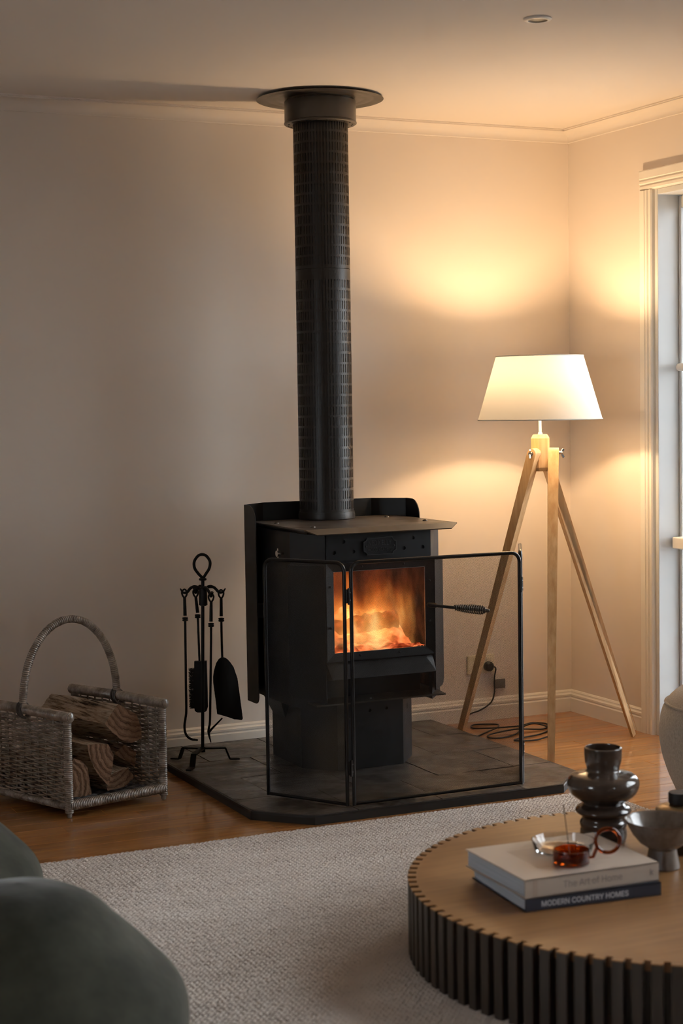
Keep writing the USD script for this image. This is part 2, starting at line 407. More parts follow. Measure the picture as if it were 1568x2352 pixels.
bp = [(0, 0), (-.018, 0), (-.018, .055), (-.0125, .059), (-.0125, .062), (-.0155, .065), (-.0155, .072), (-.010, .0755), (-.0085, .0785), (-.0085, .083), (-.004, .0885), (0, .090)]
solo('baseboard_back', profile_x(bp, XL, 0), 'trim_paint', label='cream moulded baseboard along the wall behind the wood heater', **S)
solo('baseboard_right', profile_y(bp, -.526, 0), 'trim_paint', label='cream moulded baseboard between the corner and the glazed door', **S)
cp = [(0, 2.4), (0, 2.3517), (-.004, 2.3517), (-.0055, 2.354), (-.0055, 2.357)]
cp += [(-.0055 - .052 * (1 - math.cos(t)), 2.357 + .034 * math.sin(t)) for t in np.linspace(0, PI / 2, 10)[1:]]
cp += [(-.0575, 2.3955), (-.065, 2.3955), (-.065, 2.4)]
solo('trim_1', profile_x(cp, XL, 0), 'ceiling_paint', smooth=25, label='coved plaster cornice along the back wall', **S)
solo('trim_2', profile_y(cp, YF, 0), 'ceiling_paint', smooth=25, label='coved plaster cornice along the right wall', **S)

# glazed door in the right wall
door = thing('door_1', 'white framed glazed door with moulded cream architrave at the right edge', None, (0, DY0, 0), kind='structure')
ap = [(0, -.526), (-.018, -.526), (-.020, -.530), (-.020, -.557), (-.016, -.560), (-.016, -.563), (-.020, -.568), (-.0195, -.575), (-.014, -.579), (-.014, -.583), (-.018, -.587), (-.0175, -.596), (-.012, -.600), (0, -.602)]
aw = .076
m = trimesh.creation.extrude_polygon(Polygon(ap), DZ + .02, engine='earcut')
part(door, 'architrave', m, 'trim_paint', smooth=25)
ah = [(x, DZ + .02 + (yy + .602)) for x, yy in ap]
part(door, 'architrave', profile_y(ah, DY1 - .1, -.526), 'trim_paint', smooth=25)
part(door, 'jamb', bx((-.002, DY0 - .0005, 0), (TH + .02, DY0 + .02, DZ + .02), .002), 'door_paint')
part(door, 'jamb', bx((-.002, DY1 - .02, 0), (TH + .02, DY1 + .0005, DZ + .02), .002), 'door_paint')
part(door, 'head_jamb', bx((-.002, DY1, DZ - .0015), (TH + .02, DY0 - .0006, DZ + .0195), .001), 'door_paint')
part(door, 'sill', bx((-.002, DY1, -.02), (TH + .02, DY0, .015), .002), 'door_paint')
for a, b in ((DY0 - .002, DY0 - .016), (DY1 + .075, DY1 + .004)):
    part(door, 'stile', bx((.092, b, .015), (.128, a, DZ - .004), .003), 'door_paint')
part(door, 'rail', bx((.093, DY1 + .075, .015), (.127, DY0 - .016, .10), .003), 'door_paint')
part(door, 'rail', bx((.093, DY1 + .075, DZ - .05), (.127, DY0 - .016, DZ - .004), .003), 'door_paint')
part(door, 'glazing_bar', bx((.052, DY1 + .02, .725), (.120, DY0 - .010, .770), .004), 'trim_paint')
part(door, 'glazing_bar', tube([(.080, DY0 - .012, 1.420), (.080, DY0 - .02, 1.420), (.080, DY1 + .02, 1.420)], [.008, .0145, .0145], 16), 'trim_paint', smooth=40)
part(door, 'glass', bx((.108, DY1 + .07, .09), (.113, DY0 - .014, DZ - .045)), 'pane')
for i, (nm, W, ax) in enumerate((('window_1', WL, 'x'), ('window_2', WF, 'y'), ('window_3', WR, 'r'))):
    w = thing(nm, None, None, (0, 0, 0), kind='structure')
    a, b, c, d = W
    v = {'x': XL - TH / 2, 'y': YF - TH / 2, 'r': TH / 2}[ax]
    def wb(p0, q0, p1, q1, t=.025):
        return bx((v - t, p0, q0), (v + t, p1, q1), .003) if ax != 'y' else bx((p0, v - t, q0), (p1, v + t, q1), .003)
    for s in (wb(a, c, b, c + .05), wb(a, d - .05, b, d), wb(a, c, a + .05, d), wb(b - .05, c, b, d), wb((a + b) / 2 - .02, c, (a + b) / 2 + .02, d)):
        part(w, 'frame_bar', s, 'door_paint')
    part(w, 'glass', wb(a + .04, c + .04, b - .04, d - .04, .002), 'pane')

# ------------------------------------------------------------------ hearth
HZ = .030
hearth = thing('hearth', 'dark slate tiled hearth slab with clipped front corners under the wood heater', 'hearth', (-1.283, -.64, 0))
hp = [(-1.886, -.02), (-1.886, -1.080), (-1.735, -1.238), (-.830, -1.240), (-.680, -1.085), (-.680, -.02)]
part(hearth, 'base', poly_prism(hp[::1], 0, .021), 'grout')
HP = Polygon(hp)
inner = HP.buffer(-.010, join_style=2)
edge = HP.buffer(-.0005, join_style=2).difference(HP.buffer(-.0075, join_style=2))
part(hearth, 'edge_strip', extrude(edge, .0275, (0, 0, .0005), (1, 0, 0), (0, 1, 0)), 'slate_edge', label='black edge strip around the slate')
rt = random.Random(5)
rows = [(-.02, -.328, 0), (-.328, -.628, 1), (-.628, -.925, 0), (-.925, -1.24, 1)]
for ya, yb, o in rows:
    xs = [-2.05 + .305 * k for k in range(6)] if o == 0 else [-1.8925 + .305 * k for k in range(6)]
    xs = [x + rt.uniform(-.006, .006) for x in xs]
    for xa, xb in zip(xs[:-1], xs[1:]):
        g = sbox(xa + .0028, yb + .0028, xb - .0028, ya - .0028).intersection(HP.buffer(-.0085, join_style=2))
        if g.is_empty or g.area < .0008: continue
        # uneven riven slate: triangulated top with noise height
        n = 9
        bx0, by0, bx1, by1 = g.bounds
        ring = g.exterior
        L = ring.length
        bpts = [ring.interpolate(s).coords[0] for s in np.linspace(0, L, int(L / .03), endpoint=False)]
        bpts = [(px + (.0016 * math.sin(91 * py + 7 * px)), py + (.0016 * math.sin(83 * px))) for px, py in list(ring.coords)[:-1] + bpts]
        ipts = [(px, py) for px in np.linspace(bx0, bx1, n)[1:-1] for py in np.linspace(by0, by1, n)[1:-1] if g.buffer(-.012).contains(Point(px, py))]
        from scipy.spatial import Delaunay
        pts = np.array(bpts + ipts)
        tri = Delaunay(pts).simplices
        z = HZ + (meshkit.fbm(np.column_stack([pts * 14, np.zeros(len(pts))]), 3, 3) - .5) * .0045 + rt.uniform(-.0008, .0008)
        nb = len(bpts)
        z[:nb] -= .0012
        top = np.column_stack([pts, z])
        # skirt from convex outline
        hullo = Polygon(bpts).convex_hull
        cyc = np.array(hullo.exterior.coords)[:-1]
        idx = [int(np.argmin(((pts - c) ** 2).sum(1))) for c in cyc]
        low = np.array([[*pts[k], .020] for k in idx])
        V = np.vstack([top, low]); nt = len(top); mI = len(idx)
        tri = np.array([t if np.cross(pts[t[1]] - pts[t[0]], pts[t[2]] - pts[t[0]]) > 0 else t[::-1] for t in tri])
        fs = [tuple(t) for t in tri]
        for a in range(mI):
            b = (a + 1) % mI
            fs += [(idx[a], nt + a, nt + b), (idx[a], nt + b, idx[b])]
        part(hearth, 'slate_tile', trimesh.Trimesh(V, np.array(fs), process=False), 'slate', smooth=35)

# ------------------------------------------------------------------ wood heater
XC = -1.283
heater = thing('wood_heater', 'black steel wood heater with a burning fire behind its glass door', 'wood heater', (XC, -.5, HZ))
def sx(pts): return [(XC + a, b) for a, b in pts]
body_o = sx([(-.201, -.791), (.201, -.791), (.286, -.690), (.286, -.31), (-.286, -.31), (-.286, -.690)])
body_i = sx([(-.192, -.780), (.192, -.780), (.274, -.684), (.274, -.322), (-.274, -.322), (-.274, -.684)])
body = poly_prism(body_o, .268, .868) - poly_prism(body_i, .280, .856)
body = body - m3.Manifold.cube((.36, .10, .29)).translate((XC - .18, -.84, .452))
body = body - m3.Manifold.cube((.402, .098, .10)).translate((XC - .201, -.80, .262))
part(heater, 'body', body, 'black_steel')
# upper fascia with vent holes
fp = sbox(-.199, .772, .199, .862)
for hx, hz in ((-.134, .836), (-.170, .799), (-.097, .800), (.131, .837), (.095, .803), (.168, .803)):
    fp = fp.difference(Point(hx, hz).buffer(.0066, 12))
part(heater, 'fascia', extrude(fp, .005, (XC, -.7915, 0), (1, 0, 0), (0, 0, 1)), 'black_steel')
# top plate: flat with a front fold
tp = m3.Manifold.hull_points(np.array([(XC + a, b, c) for a, b, c in [(-.290, -.822, .8845), (.290, -.822, .8845), (-.290, -.822, .880), (.290, -.822, .880), (-.290, -.32, .8845), (.290, -.32, .8845), (-.290, -.32, .880), (.290, -.32, .880)]]))
tf = m3.Manifold.hull_points(np.array([(XC + a, b, c) for a, b, c in [(-.290, -.822, .8845), (.290, -.822, .8845), (-.255, -.850, .868), (.255, -.850, .868), (-.290, -.819, .880), (.290, -.819, .880), (-.255, -.847, .8645), (.255, -.847, .8645)]]))
tr = bx((XC - .27, -.80, .866), (XC + .27, -.33, .8802))
part(heater, 'top_plate', tp + tf, 'stove_top')
part(heater, 'top_spacer', tr, 'black_steel')
for a, b in ((-.249, -.487), (-.220, -.736), (.207, -.442), (.236, -.687)):
    part(heater, 'bolt', disc_bolt((XC + a, b, .8845), (0, 0, 1), .0095, .006), 'stove_top', smooth=50)
# badge
bo = sbox(-.0625, -.030, .0625, .030)
for qx in (-1, 1):
    for qz in (-1, 1):
        bo = bo.difference(Point(qx * .0625, qz * .030).buffer(.013, 10))
badge = part(heater, 'badge', extrude(bo, .004, (XC + .001, -.7965, .815), (1, 0, 0), (0, 0, 1)), 'black_steel')
part(badge, 'badge_rim', extrude(bo.difference(bo.buffer(-.0028)), .0022, (XC + .001, -.8004, .815), (1, 0, 0), (0, 0, 1)), 'badge_metal')
def letters(text, height, center, ex, ez, depth=.0012, width=None, bold=True):
    m = meshkit.text_mesh(text, height, depth, bold)
    v = np.array(m.vertices)
    lo, hi = v.min(0), v.max(0)
    k = 1.0 if width is None else width / (hi[0] - lo[0])
    ex, ez = np.array(ex, float), np.array(ez, float)
    n = np.cross(ex, ez)
    X = (v[:, 0] - (lo[0] + hi[0]) / 2) * k; Z = v[:, 1] - height / 2
    return trimesh.Trimesh(np.array(center, float) + X[:, None] * ex + Z[:, None] * ez + v[:, 2:] * n, m.faces, process=False)
part(badge, 'lettering', letters('NED KELLY', .0165, (XC + .001, -.8003, .8265), (1, 0, 0), (0, 0, 1), .0016, .088), 'badge_metal')
part(badge, 'lettering', letters('WOOD HEATERS', .0125, (XC + .001, -.8003, .8035), (1, 0, 0), (0, 0, 1), .0016, .092), 'badge_metal')
for s in (-1, 1):
    part(badge, 'rivet', disc_bolt((XC + .001 + s * .053, -.8005, .815), (0, -1, 0), .004, .003, 10), 'badge_metal', smooth=50)
# door: four mitred, bevelled frame bars round the glass
DX, Z0, Z1 = .205, .430, .764
GX, G0, G1 = .175, .456, .735
dr = part(heater, 'door', bx((XC - DX, -.7955, Z0), (XC + DX, -.7925, Z0 + .002)), 'black_steel')
def dbar(o0, o1, i0, i1):
    pts = []
    for (x, z), yy in ((o0, -.806), (o1, -.806), (i0, -.797), (i1, -.797)):
        pts += [(XC + x, yy, z), (XC + x, -.7922, z)]
    return hull(pts)
o = [(-DX, Z0), (DX, Z0), (DX, Z1), (-DX, Z1)]; g = [(-GX, G0), (GX, G0), (GX, G1), (-GX, G1)]
for k in range(4):
    part(dr, 'frame_bar', dbar(o[k], o[(k + 1) % 4], g[k], g[(k + 1) % 4]), 'black_steel')
gasket = sbox(-GX - .002, G0 - .002, GX + .002, G1 + .002).difference(sbox(-GX + .0014, G0 + .0014, GX - .0014, G1 - .0014))
part(dr, 'gasket', extrude(gasket, .004, (XC, -.793, 0), (1, 0, 0), (0, 0, 1)), 'bright_steel', label='thin pale rope seal around the glass')
part(dr, 'glass', bx((XC - GX - .001, -.793, G0 - .001), (XC + GX + .001, -.789, G1 + .001)), 'stove_glass')
for a, b in ((-.188, .685), (-.188, .545), (.190, .685), (.190, .545), (-.08, .445), (.07, .445), (.09, .749), (-.07, .749)):
    part(dr, 'bolt', disc_bolt((XC + a, -.8015, b), (0, -1, 0), .0042, .005, 10), 'black_gloss_steel', smooth=50)
# curved side cheeks beside the door
for s in (-1, 1):
    d = np.array([s * .089, .107, 0]); L = np.linalg.norm(d); d /= L
    p0 = np.array([XC + s * .207, -.797, 0])
    cheek = sbox(0, .300, L, .757)
    cheek = cheek.difference(sbox(L - .03, .30, L, .33)).union(Point(L - .03, .33).buffer(.03, 12).intersection(sbox(0, .30, L, .4)))
    mm = extrude(cheek, .006 , p0, d, (0, 0, 1)) if s < 0 else extrude(cheek, .006, p0 - np.cross(d, (0, 0, 1)) * 0, d, (0, 0, 1))
    part(heater, 'side_cheek', mm, 'iron')
# lower apron and ash shelf
ap_pts = []
for a, b, c in [(.172, -.800, .424), (.203, -.793, .424), (.198, -.829, .372), (.203, -.800, .366), (.190, -.760, .358), (.190, -.786, .424)]:
    ap_pts += [(XC + a, b, c), (XC - a, b, c)]
part(heater, 'apron', hull(ap_pts), 'black_steel')
part(heater, 'lower_panel', bx((XC - .195, -.715, .284), (XC + .195, -.700, .362), .002), 'black_steel')
shelf = hull([(XC + s * a, b, c) for s in (-1, 1) for a, b, c in [(.247, -.806, .286), (.247, -.806, .281), (.250, -.70, .292), (.250, -.70, .287), (.250, -.60, .292), (.250, -.60, .287)]])
part(heater, 'ash_shelf', shelf, 'stove_top')
part(heater, 'bolt', disc_bolt((XC - .03, -.775, .288), (0, 0, 1), .004, .004, 8), 'bright_steel', smooth=50)
# pedestal
ped = sx([(-.1275, -.708), (.1275, -.708), (.217, -.600), (.217, -.34), (-.217, -.34), (-.217, -.600)])
pm = poly_prism(ped, HZ + .001, .275)
for hx, hz in ((-.002, .233), (.063, .235)):
    pm = pm - m3.Manifold.cylinder(.03, .0065, .0065, 20).rotate((90, 0, 0)).translate((XC + hx, -.69, hz))
slot = np.array([.0895, .108]) / math.hypot(.0895, .108)
sc = np.array([XC + .172, -.654])
pm = pm - hull([(sc[0] + k * slot[0] * .004 + q * slot[1] * .02, sc[1] + k * slot[1] * .004 - q * slot[0] * .02, .224 + z) for k in (-1, 1) for q in (-1, 1) for z in (-.009, .009)])
part(heater, 'pedestal', pm, 'black_steel')
flare = hull([(XC + s * a, b, c) for s in (-1, 1) for a, b, c in [(.217, -.46, .185), (.217, -.35, .185), (.262, -.52, .268), (.262, -.35, .268)]])
part(heater, 'pedestal_flare', flare, 'black_steel')
# rear heat shield: back, two diagonals, two wings with rounded corners
ZT, ZB = .948, .245
def wing(x, d):
    g = sbox(-.106, ZB, 0, ZT)          # local s: 0 at the rear corner, negative to the front
    r = .062
    g = g.difference(sbox(-.106, ZT - r, -.106 + r, ZT)).union(Point(-.106 + r, ZT - r).buffer(r, 14).intersection(sbox(-.106, ZT - r, -.106 + r, ZT)))
    r = .03
    g = g.difference(sbox(-.106, ZB, -.106 + r, ZB + r)).union(Point(-.106 + r, ZB + r).buffer(r, 10).intersection(sbox(-.106, ZB, -.106 + r, ZB + r)))
    return extrude(g, .003, (x, -.371, 0), (0, 1, 0), (0, 0, 1))
sh = [wing(XC - .325, 1), wing(XC + .322, 1)]
for s in (-1, 1):
    sh.append(hull([(XC + s * a, b, c) for a, b in ((.325, -.371), (.322, -.369), (.219, -.289), (.219, -.285)) for c in (ZB + .02, ZT)]))
sh.append(bx((XC - .220, -.289, ZB + .02), (XC + .220, -.286, ZT)))
part(heater, 'heat_shield', cat(*sh), 'black_steel')
for s in (-1, 1):
    part(heater, 'shield_bracket', bx((XC + s * .285, -.46, .55), (XC + s * .323, -.44, .60), .002), 'black_steel')
# air control knob on the left side
c = np.array([XC - .286, -.633, .792])
kn = part(heater, 'damper_knob', tube([c, c - (.012, 0, 0), c - (.014, 0, 0), c - (.026, 0, 0)], [.004, .004, .011, .011], 14), 'chrome', smooth=40, label='small chrome damper knob')
part(kn, 'lever', rod(c - (.02, 0, .016), c - (.02, 0, -.018), .0035, 8), 'chrome', smooth=40)
# door handle with coiled spring grip
h0, h1, h2 = np.array([XC + .186, -.815, .601]), np.array([XC + .255, -.850, .592]), np.array([XC + .382, -.872, .575])
hd = part(heater, 'door_handle', tube(smooth_path([h0 + (-.002, .013, .001), h0, h1, h2], 5), .0056, 12), 'black_steel', smooth=50, label='door handle rod at the right of the glass')
part(hd, 'handle_boss', tube([h0 + (-.006, .011, .0), h0 + (.02, -.008, -.002)], .0085, 12), 'jar_lid', smooth=50)
ax = (h2 - h1) / np.linalg.norm(h2 - h1); fa, fb, _ = frame(ax)
sp = []
turns = 17
for t in np.linspace(0, 1, turns * 16):
    rr = .0082 + .0068 * math.sin(PI * .5 * min(1, t / .8)) if t < .9 else .015 - (t - .9) * .06
    a = t * turns * 2 * PI
    sp.append(h1 + ax * (.006 + t * .112) + rr * (fa * math.cos(a) + fb * math.sin(a)))
part(hd, 'spring_grip', tube(sp, .0021, 8), 'dull_steel', smooth=60, label='coiled steel spring grip')
part(hd, 'end_knob', tube([h2 - ax * .012, h2, h2 + ax * .004], [.0075, .0075, .005], 12), 'dull_steel', smooth=40)
# fire chamber lining
part(heater, 'firebrick', bx((XC - .262, -.385, .300), (XC + .262, -.350, .80), .003), 'firebrick')
part(heater, 'firebrick', bx((XC - .262, -.68, .300), (XC - .232, -.387, .80), .003), 'firebrick')
part(heater, 'firebrick', bx((XC + .232, -.68, .300), (XC + .262, -.387, .80), .003), 'firebrick')
part(heater, 'grate_floor', bx((XC - .19, -.775, .405), (XC + .19, -.39, .425)), 'charred')
part(heater, 'baffle', bx((XC - .23, -.70, .775), (XC + .23, -.39, .79)), 'charred')

# ember bed, burning logs and flames stand inside the heater
gx, gy = np.meshgrid(np.linspace(XC - .185, XC + .185, 36), np.linspace(-.772, -.395, 34), indexing='ij')
gz = .438 + .075 * (meshkit.fbm(np.stack([gx * 16, gy * 16, gx * 0], -1), 3, 2) - .35) + .09 * np.clip((gy + .72) / .3, 0, 1)
v = np.stack([gx, gy, gz], -1).reshape(-1, 3); n1, n2 = gx.shape
i, j = np.meshgrid(np.arange(n1 - 1), np.arange(n2 - 1), indexing='ij')
q = np.stack([i * n2 + j, (i + 1) * n2 + j, (i + 1) * n2 + j + 1, i * n2 + j + 1], -1).reshape(-1, 4)
solo('ember_bed', (v, q), 'embers', smooth=True, label='glowing orange ember bed inside the wood heater', category='embers', kind='stuff')
def burning_log(p0, p1, r, seed, label):
    p = np.linspace(p0, p1, 18)
    rng = np.random.RandomState(seed)
    m = tube(p, r * (1 + .12 * rng.randn(18)), 14)
    m.vertices += (meshkit.fbm(np.array(m.vertices) * 30, 3, seed)[:, None] - .5) * .012
    solo('burning_log', m, 'glowing_log', smooth=50, label=label, category='burning log')
burning_log((XC - .155, -.60, .46), (XC - .135, -.50, .66), .035, 3, 'charred log standing upright at the left end of the fire')
burning_log((XC - .10, -.55, .500), (XC + .16, -.60, .535), .032, 4, 'glowing charred log lying across the middle of the fire')
burning_log((XC + .06, -.455, .520), (XC + .185, -.470, .500), .026, 5, 'charred log lying at the back right of the fire')
solo('flames', bx((XC - .17, -.74, .435), (XC + .17, -.42, .752)), 'flame_gas', label='orange and yellow flames rising behind the heater glass', category='fire', kind='stuff')

# ------------------------------------------------------------------ flue
FX, FY, FR = XC, -.368, .0987
flue = thing('flue', 'tall black slotted flue casing rising from the heater to the ceiling', 'flue', (FX, FY, .885))
def slotted(z0, z1, nrow, first, pitch, nslot=56, th=.0014):
    """perforated tube: strips between slots, bridges between rows"""
    out = []
    step = 2 * PI / nslot
    wslot = step * .40
    def arc(a0, a1, za, zb, k=2):
        aa = np.linspace(a0, a1, k)
        vs, fs = [], []
        for a in aa:
            for rr in (FR, FR - th):
                for zz in (za, zb):
                    vs.append((FX + rr * math.cos(a), FY + rr * math.sin(a), zz))
        for s in range(k - 1):
            b = 4 * s
            fs += [(b, b + 4, b + 5, b + 1), (b + 2, b + 3, b + 7, b + 6), (b + 1, b + 5, b + 7, b + 3), (b, b + 2, b + 6, b + 4)]
        fs += [(0, 1, 3, 2), (4 * k - 4, 4 * k - 2, 4 * k - 1, 4 * k - 3)]
        return np.array(vs), np.array(fs)
    bands = [(z0, z0 + first)]
    z = z0 + first
    for r in range(nrow):
        bands.append((z + pitch * .77, z + pitch)); z += pitch
    bands[-1] = (bands[-1][0], z1)
    V, Fc, n = [], [], 0
    for k in range(nslot):
        a0 = k * step
        for args in [(a0 + wslot / 2, a0 + step - wslot / 2, z0, z1, 3)] + [(a0 - wslot / 2, a0 + wslot / 2, za, zb, 2) for za, zb in bands]:
            vv, ff = arc(*args)
            V.append(vv); Fc.append(ff + n); n += len(vv)
    V, Fc = np.vstack(V), np.vstack(Fc)
    return trimesh.Trimesh(V, np.vstack([Fc[:, [0, 1, 2]], Fc[:, [0, 2, 3]]]), process=False)
part(flue, 'casing', slotted(.912, 1.784, 22, .010, .0378), 'flue_black', smooth=30)
part(flue, 'casing', slotted(1.7855, 2.310, 14, .012, .0366), 'flue_black', smooth=30)
part(flue, 'base_ring', lathe([(FR - .004, .886), (FR + .0035, .886), (FR + .0045, .889), (FR + .0045, .903), (FR + .003, .906), (FR + .003, .912), (FR - .004, .912)], (FX, FY, 0), 72), 'flue_black', smooth=35)
part(flue, 'inner_pipe', lathe([(.078, .887), (.078, 2.38)], (FX, FY, 0), 48), 'flue_pipe', smooth=True)
col = part(flue, 'ceiling_collar', lathe([(.100, 2.306), (.100, 2.302), (.126, 2.302), (.1305, 2.305), (.1305, 2.309), (.1285, 2.312), (.1285, 2.384), (.126, 2.384), (.126, 2.306), (.100, 2.306)], (FX, FY, 0), 80), 'stove_top', smooth=30)
for k in range(20):
    a = k * PI / 10 + .1
    part(col, 'rivet', disc_bolt((FX + .115 * math.cos(a), FY + .115 * math.sin(a), 2.302), (0, 0, -1), .0035, .002, 8), 'flue_pipe')
part(flue, 'ceiling_rose', lathe([(a, 2.4 - (2.4 - b) * .5) for a, b in [(.120, 2.386), (.127, 2.383), (.150, 2.386), (.156, 2.389), (.162, 2.387), (.183, 2.3845), (.190, 2.3885), (.197, 2.3865), (.216, 2.3815), (.2265, 2.3800), (.2285, 2.3815), (.216, 2.3855), (.19, 2.3925), (.16, 2.394), (.120, 2.392)]], (FX, FY, 0), 96), 'stove_top', smooth=40)

# ------------------------------------------------------------------ fire screen
SZ0, SZ1 = .034, .805
screen = thing('fire_screen', 'three panel black mesh fire screen standing in front of the heater', 'fire screen', (XC, -1.18, HZ))
P0, P1 = np.array([-1.760, -.925]), np.array([-1.599, -1.187])
P2, P3 = np.array([-1.577, -1.190]), np.array([-.964, -1.190])
P4, P5 = np.array([-.951, -1.176]), np.array([-.797, -.916])
def mesh_fill(a, b, z0, z1, w=.0056, h=.0036, sw=.00052):
    d = b - a; W = np.linalg.norm(d); d3 = np.array([*(d / W), 0]); nrm = np.array([-d3[1], d3[0], 0]); Hh = z1 - z0
    segs = []
    for sgn in (1, -1):
        k = h / w
        c0 = -k * W if sgn > 0 else 0
        c1 = Hh if sgn > 0 else Hh + k * W
        for c in np.arange(c0 + h * .3, c1, h):
            # z = c + sgn*k*s, clipped to the panel
            s0, s1 = 0.0, W
            lo, hi = (-c / (sgn * k), (Hh - c) / (sgn * k))
            lo, hi = min(lo, hi), max(lo, hi)
            s0, s1 = max(s0, lo), min(s1, hi)
            if s1 - s0 > .002:
                segs.append((s0, c + sgn * k * s0, s1, c + sgn * k * s1, sgn))
    V, Fc = [], []
    kk = math.atan(h / w)
    for n, (s0, t0, s1, t1, sgn) in enumerate(segs):
        o = np.array([-math.sin(kk) * sgn, math.cos(kk)]) * sw / 2
        for (s, t) in ((s0, t0), (s1, t1)):
            for q in (1, -1):
                for r in (1, -1):
                    p2 = np.array([s, t]) + q * o
                    V.append(np.array([a[0], a[1], z0]) + d3 * p2[0] + np.array([0, 0, p2[1]]) + nrm * (r * .00035 + sgn * .0003))
        b8 = 8 * n
        Fc += [(b8 + i, b8 + j, b8 + k2, b8 + l) for i, j, k2, l in ((0, 4, 6, 2), (1, 3, 7, 5), (0, 1, 5, 4), (2, 6, 7, 3), (0, 2, 3, 1), (4, 5, 7, 6))]
    Fc = np.array(Fc)
    return trimesh.Trimesh(np.array(V), np.vstack([Fc[:, [0, 1, 2]], Fc[:, [0, 2, 3]]]), process=False)
def panel_frame(a, b, r=.0062):
    d = (b - a) / np.linalg.norm(b - a)
    W = np.linalg.norm(b - a)
    R = .030
    pts = [(0, SZ0), (0, SZ1 - R)]
    pts += [(R - R * math.cos(t), SZ1 - R + R * math.sin(t)) for t in np.linspace(0, PI / 2, 8)[1:]]
    pts += [(W - R + R * math.sin(t), SZ1 - R + R * math.cos(t)) for t in np.linspace(0, PI / 2, 8)]
    pts += [(W, SZ0)]
    path = [(a[0] + d[0] * s, a[1] + d[1] * s, z) for s, z in pts]
    # dense straight runs keep the sweep even
    bot = rod((a[0], a[1], SZ0 + r * .8), (b[0], b[1], SZ0 + r * .8), r * .9, 10)
    return cat(tube(path, r, 12), bot)
for a, b in ((P0, P1), (P2, P3), (P4, P5)):
    fr = part(screen, 'frame', panel_frame(a, b), 'black_gloss_steel', smooth=50)
    d = (b - a) / np.linalg.norm(b - a) * .004
    part(fr, 'wire_mesh', mesh_fill(a + d, b - d, SZ0 + .008, SZ1 - .006), 'mesh_wire', kind='stuff')
for (a, b) in ((P1, P2), (P3, P4)):
    for z in (.700, .155):
        mid = (a + b) / 2
        hn = part(screen, 'hinge', obar((mid[0], mid[1] - .004, z - .022), (mid[0], mid[1] - .004, z + .022), .016, .005, up=(0, 1, 0), c=.001), 'black_gloss_steel')
        part(hn, 'hinge_pin', rod((mid[0], mid[1] - .008, z - .026), (mid[0], mid[1] - .008, z + .026), .0042, 10), 'black_gloss_steel', smooth=50)
        for k in (-.012, .012):
            part(hn, 'screw', disc_bolt((mid[0] + .003, mid[1] - .0075, z + k), (0, -1, 0), .0028, .003, 8), 'bright_steel')

# ------------------------------------------------------------------ fire tools (stand and four hanging tools)
TB = np.array([-1.77, -.33]); TU = np.array([.907, -.421]); TW = np.array([-.421, -.907])
def tq(u, z, w=0.0):
    p = TB + TU * u + TW * w
    return np.array([p[0], p[1], z])
def tpath(pts, w=0.0, n=6):
    return smooth_path([tq(u, z, (ww[0] if ww else w)) for u, z, *ww in pts], n)
ts = thing('fireplace_tool_stand', 'black wrought iron tool stand with a looped handle on the hearth', 'tool stand', (-1.77, -.33, HZ))
part(ts, 'pole', tube([tq(.001, .066), tq(.015, .690)], .0058, 12), 'iron', smooth=50)
loop = tpath([(.0155, .690), (-.001, .708), (-.0135, .728), (-.014, .751), (-.001, .770), (.014, .7755), (.029, .770), (.0415, .750), (.0385, .726), (.026, .706), (.0155, .690)], 0, 6)
part(ts, 'loop_handle', tube(loop, .0053, 10), 'iron', smooth=60)
t = np.linspace(0, 2 * PI, 20, endpoint=False)
part(ts, 'collar', tube([tq(.0145 + .0095 * math.cos(a), .687, .0095 * math.sin(a)) for a in t], .0046, 8, closed=True), 'iron', smooth=60)
part(ts, 'hub', tube([tq(.014, .592), tq(.0142, .596), tq(.0145, .655), tq(.0147, .66)], [.010, .0155, .0145, .009], 12), 'iron', smooth=40)
arms = {'l': [(.012, .648), (-.010, .660), (-.028, .657), (-.042, .642), (-.056, .641), (-.066, .655)],
        'r': [(.018, .648), (.036, .660), (.054, .657), (.070, .641), (.084, .640), (.0945, .653)]}
for k, pts in arms.items():
    part(ts, 'arm', tube(tpath(pts), [.0062] * 10 + [.0052] * 10 + list(np.linspace(.0052, .0022, 11)), 9), 'iron', smooth=60)
part(ts, 'arm', tube(tpath([(.016, .648, .004), (.024, .660, .020), (.036, .650, .036), (.045, .634, .046), (.048, .634, .056), (.052, .648, .064)]), .0055, 9), 'iron', smooth=60)
part(ts, 'arm', tube(tpath([(.012, .648, -.004), (.004, .660, -.020), (-.006, .652, -.036), (-.014, .636, -.046), (-.018, .636, -.056), (-.022, .650, -.064)]), .0055, 9), 'iron', smooth=60)
part(ts, 'hub_ring', tube([tq(.001, .066), tq(.001, .084)], .010, 12), 'iron', smooth=40)
for (fx, fy) in ((-1.868, -.455), (-1.853, -.235), (-1.640, -.358)):
    d = np.array([fx, fy]) - TB; L = np.linalg.norm(d); d /= L
    pr = [(0, .080), (L * .62, .077), (L * .74, .036), (L, .0345)]
    segs = []
    for (s0, z0), (s1, z1) in zip(pr[:-1], pr[1:]):
        segs.append(obar((*(TB + d * s0), z0), (*(TB + d * s1), z1), .020, .0055))
    part(ts, 'foot', cat(*segs), 'iron')

